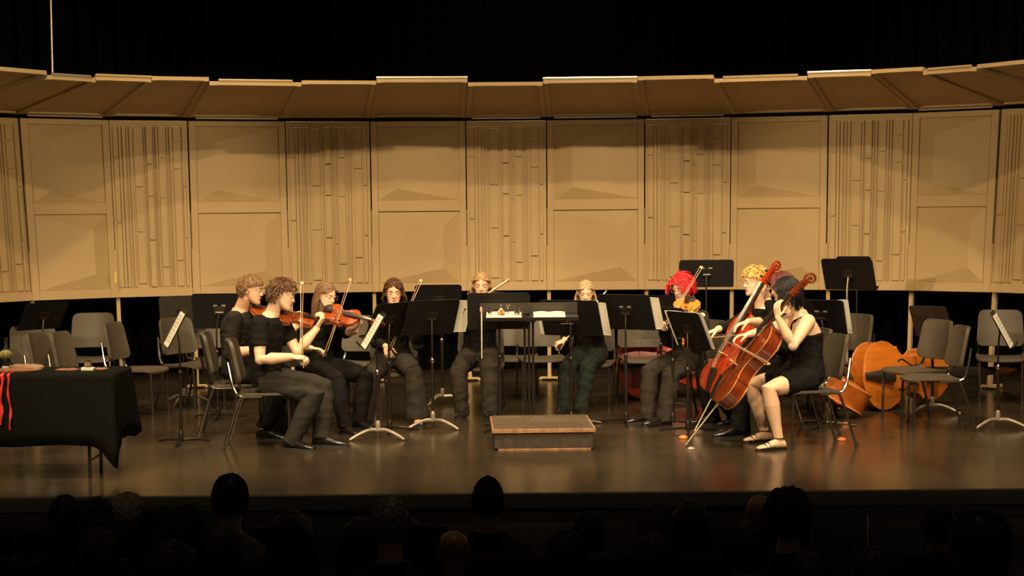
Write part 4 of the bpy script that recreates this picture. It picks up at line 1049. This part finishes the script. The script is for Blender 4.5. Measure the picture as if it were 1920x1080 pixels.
MB().lathe(c, [(.028, 0), (.032, .01), (.030, .035), (.014, .055), (.012, .062)], 18).build('jar_body', M_glass, jr)
MB().ell(c + V((0, 0, .075)), (.009, .009, .013)).build('stopper', M_glass, jr)
q = MB(); RJ = random.Random(4)
for i in range(22):
    a = RJ.uniform(0, 6.28); rr_ = RJ.uniform(0, .019); q.ell(c + V((rr_*cos(a), rr_*sin(a), .008 + RJ.uniform(0, .03))), (.006, .006, .006), nu=8, nv=5, mi=i % 3)
o = q.build('sweets', [mat('sweet_yellow', (.8, .7, .15), .3), mat('sweet_orange', (.8, .35, .06), .3), mat('sweet_pink', (.75, .2, .25), .3)], jr); o['kind'] = 'stuff'
tag(MB().lathe(B_ @ V((-.175, .03, .012)), [(.016, 0), (.003, .006), (.003, .035), (.016, .06), (.017, .085), (.015, .085), (.001, .04)], 16).build('stemmed_glass', M_glass), 'small stemmed glass behind the jar of sweets', 'glass', 'glassware on the conductor stand')
bw = bow(at(903, 589, 14.30), at(903.5, 671, 14.36), 'pale stick hanging down at the left end of the conductor stand', (1, 0, 0)) if False else None
t = thing('conducting_baton', 'pale thin stick hanging from the left end of the conductor stand', 'baton', Matrix.Translation(at(903, 589, 14.36)))
MB().tube([at(903, 588, 14.36), at(903.5, 672, 14.36)], [.0055, .0035], 8).build('shaft', M_bowhair, t)
MB().tube([at(902, 577, 14.36), at(902, 581, 14.36), at(903, 588, 14.36)], [.009, .013, .006], 10, round_ends=True).build('grip', mat('cork', (.62, .32, .16), .7), t)

# ------------------------------------------------------------------ podium
pA = fl(927, 845); pB = fl(1113, 842.5); zf = .172; wd = (pB - pA); wx = wd.length; yaw = math.degrees(atan2(wd.y, wd.x))
PM = place((pA + pB) / 2, yaw); pr = thing('podium', 'low brown conductor podium with ribbed top at centre front', 'podium', PM)
M_pod = mat('podium_dark_carpet', (.045, .032, .020), .8, var=(20, .3), bump=(120, .4))
MB().box((-wx/2, 0, .012), (wx/2, .84, zf - .02), M=PM).build('box', M_pod, pr, bevel=.006)
M_wood = mat('worn_wood', (.30, .155, .07), .6, var=(18, .4))
MB().box((-wx/2 - .018, -.02, zf - .035), (wx/2 + .018, -.004, zf - .002), M=PM).box((-wx/2 - .018, -.004, zf - .035), (-wx/2 - .002, .86, zf - .002), M=PM).box((wx/2 + .002, -.004, zf - .035), (wx/2 + .018, .86, zf - .002), M=PM).build('edge_trim', M_wood, pr, bevel=.004)
MB().box((-wx/2 + .03, -.003, .0), (wx/2 - .02, .008, .014), M=PM).build('base_trim', M_wood, pr, smooth=False)
tp = MB().box((-wx/2 - .002, -.004, zf - .02), (wx/2 + .002, .86, zf - .004), M=PM)
nr = 56
for i in range(nr):
    x = -wx/2 + wx*(i + .5)/nr; tp.box((x - .004, -.004, zf - .004), (x + .004, .86, zf + .003), M=PM)
tp.build('ribbed_top', mat('rubber_mat', (.12, .085, .05), .6), pr, smooth=False)

# ------------------------------------------------------------------ double basses lying on the floor
def bass(b, ax, n, label, varn):
    M = frame(b, ax, n); return instrument('double_bass', label, 'double bass', M, 1.10, .20, .46, .30, varn, out=OUTB, group='double basses laid on their sides')
b0 = at(1622, 700, 15.9); b0.z = .325
bass(b0 + V((-.10, -.1, 0)), (.88, .47, -.02), (.47, -.88, .10), 'amber double bass lying on its side, f-hole facing the audience', M_bass)
b0 = at(1582, 740, 15.1); b0.z = .255
bass(b0, (-.10, .99, .02), (.48, .06, .87), 'orange-brown double bass lying in front, its bottom towards the audience', mat('bass_brown_varnish', (.38, .095, .014), .3, coat=.5, var=(3, .2, (1, 6, 6))))
b0 = at(1158, 690, 17.0); b0.z = .325
bass(b0, (.97, .1, 0), (.10, -.97, .10), 'dark red double bass lying on its side behind the empty chair right of centre', M_bassr)

# ------------------------------------------------------------------ table with black cloth
TD = 12.15; xr = at(211, 700, TD).x; zt_ = at(120, 701, TD).z; xl = xr - 1.83; dp = .52
tb = thing('folding_table', 'folding table under a black cloth at the left front of the stage', 'table', place(((xl + xr)/2, TD + dp/2, 0), 0))
MB().box((xl, TD, zt_ - .035), (xr, TD + dp, zt_ - .006)).build('tabletop', mat('table_laminate', (.30, .24, .16), .5), tb, bevel=.004)
for x in (xl + .22, xr - .20):
    for y in (TD + .10, TD + dp - .08): MB().tube([V((x, y, 0)), V((x, y, zt_ - .03))], .013, 10).build('leg', M_cleg, tb)
    MB().tube([V((x, TD + .10, .12)), V((x, TD + dp - .08, .12))], .009, 8).build('crossbar', M_cleg, tb)
# cloth: top sheet and falling sides with folds
cb = MB(); e = .012; th = .004
def drop(s):          # s runs clockwise round the rim from front left; returns hem height and outward flare
    return s
rim = []; n1, n2 = 60, 24
for i in range(n1 + 1): rim.append((xl - e + (xr - xl + 2*e)*i/n1, TD - e, 0, -1))
for i in range(1, n2 + 1): rim.append((xr + e, TD - e + (dp + 2*e)*i/n2, 1, 0))
for i in range(1, n1 + 1): rim.append((xr + e - (xr - xl + 2*e)*i/n1, TD + dp + e, 0, 1))
for i in range(1, n2): rim.append((xl - e, TD + dp + e - (dp + 2*e)*i/n2, -1, 0))
zh = at(120, 836, TD - .02).z
rings = []
zc = zt_ + .001
cx_, cy_ = (xl + xr)/2, TD + dp/2
rings.append([V((cx_ + (x - cx_)*.5, cy_ + (y - cy_)*.5, zc)) for x, y, a, b_ in rim])
for t in (0, .06, .2, .4, .6, .8, 1):
    rg = []
    for j, (x, y, a, b_) in enumerate(rim):
        dc = min(abs(j - n1), abs(j - 0), abs(j - n1 - n2), abs(j - 2*n1 - n2), abs(j - len(rim)))
        fc = 1 if (y < cy_ and x > cx_) else .12
        cor = exp(-(dc / 2.6)**2); hem = zh + .006*sin(j*.3) - .165 * cor * fc + (.045 * min(1, (y - TD) / dp) if a == 1 else 0)
        hem = max(.03, hem); ox = (.010 + .010*sin(j*.9) * (1 if a else .25) + (.05 if fc < 1 else .015) * cor) * t
        oa = 1 if x > cx_ else -1; ob = 1 if y > cy_ else -1
        dx = a*ox + (oa*ox*.9*cor if a == 0 else 0); dy = b_*ox + (ob*ox*.9*cor if b_ == 0 else 0)
        rg.append(V((x + dx, y + dy, zc + (hem - zc)*t)))
    rings.append(rg)
cb.loft(rings, cap=False)
nR = len(rim); cb.add(rings[0] + [V((cx_, cy_, zc))], [(j, (j+1) % nR, nR) for j in range(nR)])
cl = cb.build('tablecloth', M_cloth, angle=False); so = cl.modifiers.new('thick', 'SOLIDIFY'); so.thickness = .003; so.offset = 1
tag(cl, 'black cloth draped over the table at left, corner hanging to a point', 'tablecloth')
zc2 = zc + .004
# things on the table
def bits(name, label, cat, fn): 
    o = fn(); tag(o, label, cat); return o
tp_ = lambda px, py: V((at(px, py, TD + .2).x, 0, 0))
def on(px, dy): return V((at(px, 690, TD + dy).x, TD + dy, zc2))
c = on(165, .20)
tb_ = thing('tea_light_holder', 'small glass candle holder with a cut pattern on a white block', 'candle holder', Matrix.Translation(c))
MB().box(c + V((-.045, -.03, 0)), c + V((.045, .03, .022))).build('block', M_page, tb_, bevel=.003)
MB().lathe(c + V((0, 0, .023)), [(.022, 0), (.030, .01), (.032, .05), (.028, .05), (.026, .012), (.001, .01)], 8).build('glass_cup', M_glass, tb_)
M_medal = mat('bronze_medal', (.55, .30, .12), .35, metal=.4); M_plate = mat('terracotta_cloth', (.22, .09, .045), .7, var=(30, .3))
def cloth_pile(px, dy, w_, d_, h_, label, seed, m=M_plate):
    R = random.Random(seed); c = on(px, dy); q = MB(); N = 28; rg = []
    for s_, z in ((1, 0), (1.02, h_*.4), (.92, h_*.8), (.6, h_), (.2, h_*1.02)):
        rg.append([c + V((w_*s_*cos(2*pi*j/N)*(1 + .12*sin(3*2*pi*j/N + seed)), d_*s_*sin(2*pi*j/N)*(1 + .1*sin(5*2*pi*j/N)), z * (1 + .3*sin(4*2*pi*j/N + seed)) if z else 0)) for j in range(N)])
    q.loft(rg); return tag(q.build('folded_stole', m), label, 'fabric', 'folded fabrics on the table')
cloth_pile(28, .22, .17, .10, .016, 'folded reddish-brown fabric at the left end of the table', 1)
cloth_pile(46, .36, .13, .06, .028, 'tan folded fabric behind the reddish one at the left end', 2, mat('tan_cloth', (.26, .16, .08), .7))
cloth_pile(127, .25, .085, .07, .010, 'orange-brown folded fabric in the middle of the table', 3)
cloth_pile(190, .28, .05, .06, .010, 'small brown folded fabric right of the candle holder', 4)
c = on(11, .25)
pt = thing('potted_cactus', 'small round green cactus in dark glass pot with white band', 'plant', Matrix.Translation(c))
MB().lathe(c, [(.026, 0), (.028, .005), (.028, .032), (.024, .034)], 18).build('white_band', M_page, pt)
MB().lathe(c + V((0, 0, .034)), [(.026, 0), (.036, .02), (.036, .045), (.030, .055), (.001, .05)], 18).build('pot', mat('dark_glass', (.01, .012, .01), .1), pt)
q = MB(); N = 32; rg = []
for i in range(11):
    a = pi * (.06 + .88*i/10); rg.append([c + V((.045*sin(a)*(1 + .09*cos(12*t))*cos(t), .045*sin(a)*(1 + .09*cos(12*t))*sin(t), .115 - .036*cos(a))) for t in [2*pi*j/N for j in range(N)]])
q.loft(rg).build('cactus', mat('cactus_green', (.20, .19, .05), .7, var=(60, .4)), pt)
c = on(12, .46)
bt = thing('bottle', 'dark slim bottle standing behind the cactus', 'bottle', Matrix.Translation(c))
MB().lathe(c, [(.026, 0), (.028, .01), (.028, .12), (.012, .16), (.011, .19), (.013, .20)], 18).build('bottle_body', mat('bottle_glass', (.03, .035, .025), .08, spec=.8), bt)
MB().lathe(c + V((0, 0, .20)), [(.013, 0), (.014, .02), (.010, .022)], 14).build('cap', M_chrome, bt)
# red ribbons over the front edge
def ribbon(px0, py0, px1, py1, w_, label, seed):
    R = random.Random(seed); q = MB(); N = 26; L_ = []
    a = at(px0, py0, TD - .035); b = at(px1, py1, TD - .045)
    a0 = V((a.x, TD + .10, zc2 + .002)); a1 = V((a.x, TD - .012, zc2 + .003))
    path = [a0, a1, V((a.x, TD - .035, zc2 - .012))] + [a.lerp(b, i/N) + V((.006*sin(i*.35 + seed), .004*sin(i*.5), 0)) for i in range(1, N+1)]
    rg = []
    for i, p in enumerate(path):
        tw = .5 * sin(i*.33 + seed); d = V((cos(tw), sin(tw)*.6, 0)) * (w_ * (.75 + .25*sin(i*.7)))
        n_ = V((-sin(tw), cos(tw), 0)) * .0015 if i > 2 else V((0, 0, .0015))
        rg.append([p - d + n_, p + d + n_, p + d - n_, p - d - n_])
    q.loft(rg); tag(q.build('red_ribbon', M_red), label, 'ribbon', 'red ribbons over the front of the table')
ribbon(3, 705, 1, 797, .014, 'broad red ribbon hanging at the very left of the table cloth', 1)
ribbon(15, 705, 20, 806, .010, 'narrower red ribbon hanging right of the broad one', 2)

# small clutter on the stage floor
def marker(px, py, label):
    p = fl(px, py); tag(MB().lathe(p, [(.035, 0), (.038, .008), (.03, .02), (.012, .026), (.001, .026)], 18).build('floor_puck', mat('orange_plastic', (.75, .20, .03), .5)), label, 'floor marker', 'orange pucks under the right chairs')
marker(1585, 797, 'orange puck on the floor below the front basses'); marker(1578, 826, 'orange puck by the chair leg at front right'); marker(1281, 822, 'orange puck at the foot of the tilted stand')
p = fl(1296, 842); tag(MB().lathe(p, [(.03, 0), (.032, .006), (.012, .016), (.001, .017)], 18).build('endpin_rest', M_rail), 'round pale endpin rest on the floor before the cellists', 'endpin rest')
# bow and stick lying on the chair at the right edge
c0 = at(1812, 716, 16.35); c1 = at(1915, 714, 16.2)

# ------------------------------------------------------------------ the audience
M_ah = mat('dark_hair_audience', (.02, .015, .012), .5); M_ag = mat('grey_hair_audience', (.34, .27, .20), .6, var=(30, .2)); M_ab = mat('brown_hair_audience', (.07, .045, .03), .6)
M_bald = mat('scalp_skin', (.42, .24, .16), .45, spec=.4); M_cd = mat('dark_jacket', (.02, .018, .016), .85); M_cg = mat('grey_jacket', (.10, .085, .065), .85); M_cr = mat('dark_red_jacket', (.08, .015, .018), .85)
M_seat = mat('seat_velvet', (.020, .008, .008), .9)
HF = -.85
seat0 = None
def house_seat(x, y, label):
    global seat0
    M = Matrix.Translation((x, y, HF))
    if seat0 is None:
        r = thing('theatre_seat', label, 'seat', Matrix(), 'dark theatre seats')
        MB().box((-.25, -.28, .42), (.25, -.18, .92)).build('seat_back', M_seat, r, bevel=.03)
        MB().box((-.25, -.18, .36), (.25, .26, .45)).build('seat_cushion', M_seat, r, bevel=.03)
        for s_ in (-1, 1): MB().box((s_*.27 - .02, -.2, 0), (s_*.27 + .02, .2, .62)).build('arm_panel', M_black, r, bevel=.01)
        r.matrix_world = M; seat0 = r; return r
    return dup(seat0, M, label, 'dark theatre seats')
def spectator(px, py, wpx, label, hairm=M_ah, style='cap', cloth=M_cd, yaw=0, hk=1.0, sd=0, shoulders=1.0, seatlabel=None):
    D = FPX * .165 / wpx; D = min((6.55, 7.45, 8.35, 9.25, 10.15), key=lambda r: abs(r - D)); hs = D * wpx / (FPX * .165); hc = at(px, py, D)
    R_ = Matrix.Rotation(radians(yaw), 4, 'Z'); H = Matrix.Translation(hc) @ R_
    mb = MB(); head_mesh(mb, H, hs, face=True)
    nb = hc + V((0, -.03, -.17)); hp = V((hc.x, hc.y - .06, HF + .50))
    mb.tube([nb + V((0, 0, -.05)), nb + V((0, 0, .04)), hc + V((0, -.02, -.04))], [.065, .055, .055], 14)
    sh = nb.z - .07
    body = mb
    body.loft([[V((nb.x + a*cos(q), nb.y + b*sin(q), z)) for q in [2*pi*j/20 for j in range(20)]] for z, a, b in ((hp.z - .05, .15, .11), (hp.z + .15, .15, .11), (sh - .15, .16, .11), (sh, .15, .08), (nb.z, .07, .06))])
    o = body.remeshed('person', M_bald if style == 'bald' else M_skin, None, voxel=.010, smooth_it=2)
    org = V((hc.x, hc.y, HF)); o.data.transform(Matrix.Translation(-org)); o.matrix_world = Matrix.Translation(org); WM[o.name] = Matrix.Translation(org)
    tag(o, label, 'person', 'audience seen from behind')
    jb = MB(); S = shoulders
    jb.loft([[V((nb.x + a*S*cos(q), nb.y + b*sin(q), z)) for q in [2*pi*j/24 for j in range(24)]] for z, a, b in ((hp.z - .08, .19, .15), (hp.z + .15, .18, .14), (sh - .15, .205, .14), (sh - .04, .205, .115), (sh + .02, .15, .09), (nb.z + .01, .075, .068))])
    for s_ in (-1, 1):
        jb.tube([V((nb.x + s_*.15*S, nb.y, sh - .03)), V((nb.x + s_*.205*S, nb.y, sh - .08)), V((nb.x + s_*.235*S, nb.y - .02, sh - .33)), V((nb.x + s_*.20*S, nb.y + .22, sh - .38))], [.06, .062, .05, .042], 14)
    jb.remeshed('jacket', cloth, o, voxel=.012, smooth_it=3, wrinkle=.006, wscale=8)
    # thighs and lower legs in front of the seat
    lb = MB()
    for s_ in (-1, 1): lb.tube([V((nb.x + s_*.09, nb.y, hp.z - .02)), V((nb.x + s_*.11, nb.y + .42, hp.z)), V((nb.x + s_*.11, nb.y + .43, HF + .06)), V((nb.x + s_*.11, nb.y + .55, HF + .04))], [.09, .075, .05, .04], 12)
    lb.remeshed('trousers', M_troub, o, voxel=.014, smooth_it=3)
    if style == 'cap':
        hair(o, H, hairm, 'short', 1.04*hs, sd + px)
    elif style == 'bushy': hair(o, H, hairm, 'curly', 1.12*hs, sd + px)
    elif style == 'long': hair(o, H, hairm, 'long', 1.06*hs, sd + px)
    elif style == 'bobbed': hair(o, H, hairm, 'bob', 1.08*hs, sd + px)
    elif style == 'fringe_ring': hair(o, H, hairm, 'short', 1.02, sd + px, mask=lambda u: u.z < .35)
    elif style == 'beanie':
        q = MB(); rg = []
        for i in range(12):
            a = pi/2 * i / 11; rr_ = cos(a); rg.append([H @ V((.088*rr_*cos(t)*(1 + .02*sin(9*t)), -.008 + .108*rr_*sin(t), .005 + .135*sin(a))) for t in [2*pi*j/28 for j in range(28)]])
        rg[-1] = [H @ V((.01*cos(t), -.008 + .01*sin(t), .142)) for t in [2*pi*j/28 for j in range(28)]]
        q.loft([[H @ V((.092*cos(t), -.008 + .112*sin(t), -.03)) for t in [2*pi*j/28 for j in range(28)]]] + rg).build('knit_hat', M_cd, o, angle=False)
        hair(o, H, hairm, 'short', .98, sd + px)
    house_seat(hc.x, hc.y - .04, seatlabel or ('theatre seat under the ' + label.split(',')[0])[:90])
spectator(432, 936, 62, 'tall spectator with dark hair in grey top, left of centre', M_ah, 'cap', M_cg)
spectator(915, 940, 58, 'spectator with dark knit hat and broad shoulders, centre', M_ah, 'beanie', M_cd, shoulders=1.15)
spectator(731, 982, 68, 'grey-haired spectator left of centre', M_ag, 'cap', M_cd)
spectator(851, 1038, 62, 'bald spectator at bottom centre', M_ag, 'bald', M_cd)
spectator(240, 965, 54, 'light-haired spectator turned slightly right, below the table', M_ag, 'cap', M_cd, yaw=-35)
spectator(122, 968, 52, 'dark-haired spectator at left below the table', M_ah, 'cap', M_cd)
spectator(12, 1012, 60, 'spectator cut by the left edge', M_ab, 'cap', M_cd)
spectator(184, 1046, 72, 'brown-haired spectator at bottom left', M_ab, 'cap', M_cd)
spectator(412, 1046, 76, 'spectator with thin brown hair at bottom, below the tall spectator', M_ab, 'cap', M_cd)
spectator(503, 1066, 54, 'spectator at bottom right of the thin-haired one', M_ab, 'cap', M_cd)
spectator(546, 1012, 70, 'long dark-haired spectator left of the grey-haired one', M_ah, 'long', M_cd)
spectator(296, 1008, 62, 'bushy dark-haired spectator behind the light-haired one', M_ah, 'bushy', M_cd)
spectator(352, 985, 54, 'dark-haired spectator between the bushy and the tall spectators', M_ah, 'cap', M_cd)
spectator(176, 985, 57, 'tousled brown-haired spectator below the dark-haired one at left', M_ab, 'bushy', M_cd)
spectator(675, 1022, 64, 'dark long-haired spectator left of the bald one', M_ah, 'long', M_cd)
spectator(320, 1074, 80, 'spectator with red-brown hair at the bottom edge', M_ab, 'cap', M_cd)
spectator(765, 1010, 50, 'dark-haired spectator half behind the grey-haired one', M_ah, 'long', M_cd)
spectator(1106, 1004, 56, 'round dark-haired spectator right of centre', M_ah, 'cap', M_cd)
spectator(1062, 1050, 72, 'dark-haired spectator right of the knit hat', M_ah, 'cap', M_cd)
spectator(1232, 1000, 66, 'thin-haired spectator right of centre', M_ab, 'cap', M_cd)
spectator(1226, 1056, 74, 'spectator in dark red in front of the thin-haired one', M_ab, 'cap', M_cr)
spectator(1294, 984, 60, 'dark long-haired spectator next to the thin-haired one', M_ah, 'long', M_cd)
spectator(1424, 964, 52, 'bald spectator high up, right of centre', M_ag, 'bald', M_cd)
spectator(1476, 968, 62, 'bushy dark-haired spectator beside the high bald one', M_ah, 'bushy', M_cd)
spectator(1396, 1030, 80, 'brown-haired spectator below the high bald one', M_ab, 'cap', M_cd)
spectator(1756, 990, 56, 'dark-haired spectator at right', M_ah, 'cap', M_cd)
spectator(1836, 1030, 84, 'bushy-haired spectator at right end', M_ah, 'bushy', M_cd)
spectator(1520, 1085, 70, 'spectator barely showing at the bottom, right of centre', M_ab, 'cap', M_cd)
spectator(1642, 1086, 80, 'spectator barely showing at the bottom at right', M_ab, 'cap', M_cd)

# fittings on the front of the stage
def fit(px, py, fn, label, cat, name, m=M_rail):
    p = at(px, py, EDGE + .02); q = fn(p); tag(q.build(name, m, smooth=True), label, cat)
fit(1623, 944, lambda p: MB().box((p.x - .008, p.y - .03, p.z - .008), (p.x + .012, p.y, p.z + .008)), 'small metal latch on the stage front at right', 'latch', 'latch')
fit(1626, 990, lambda p: MB().box((p.x - .004, p.y - .012, p.z - .12), (p.x + .004, p.y, p.z + .09)), 'thin upright metal strip below the latch on the stage front', 'strip', 'metal_strip', M_base)
fit(1838, 974, lambda p: MB().box((p.x - .035, p.y - .02, p.z - .006), (p.x + .035, p.y, p.z + .006)), 'short level metal bar on the stage front at far right', 'bar', 'metal_bar')
fit(1862, 983, lambda p: MB().ell((p.x, p.y - .02, p.z), (.02, .03, .02)), 'round metal knob on the stage front at far right', 'knob', 'door_knob')
fit(1902, 940, lambda p: MB().ell((p.x, p.y - .012, p.z), (.008, .014, .008)), 'tiny metal stud on the stage front near the right edge', 'stud', 'metal_stud')
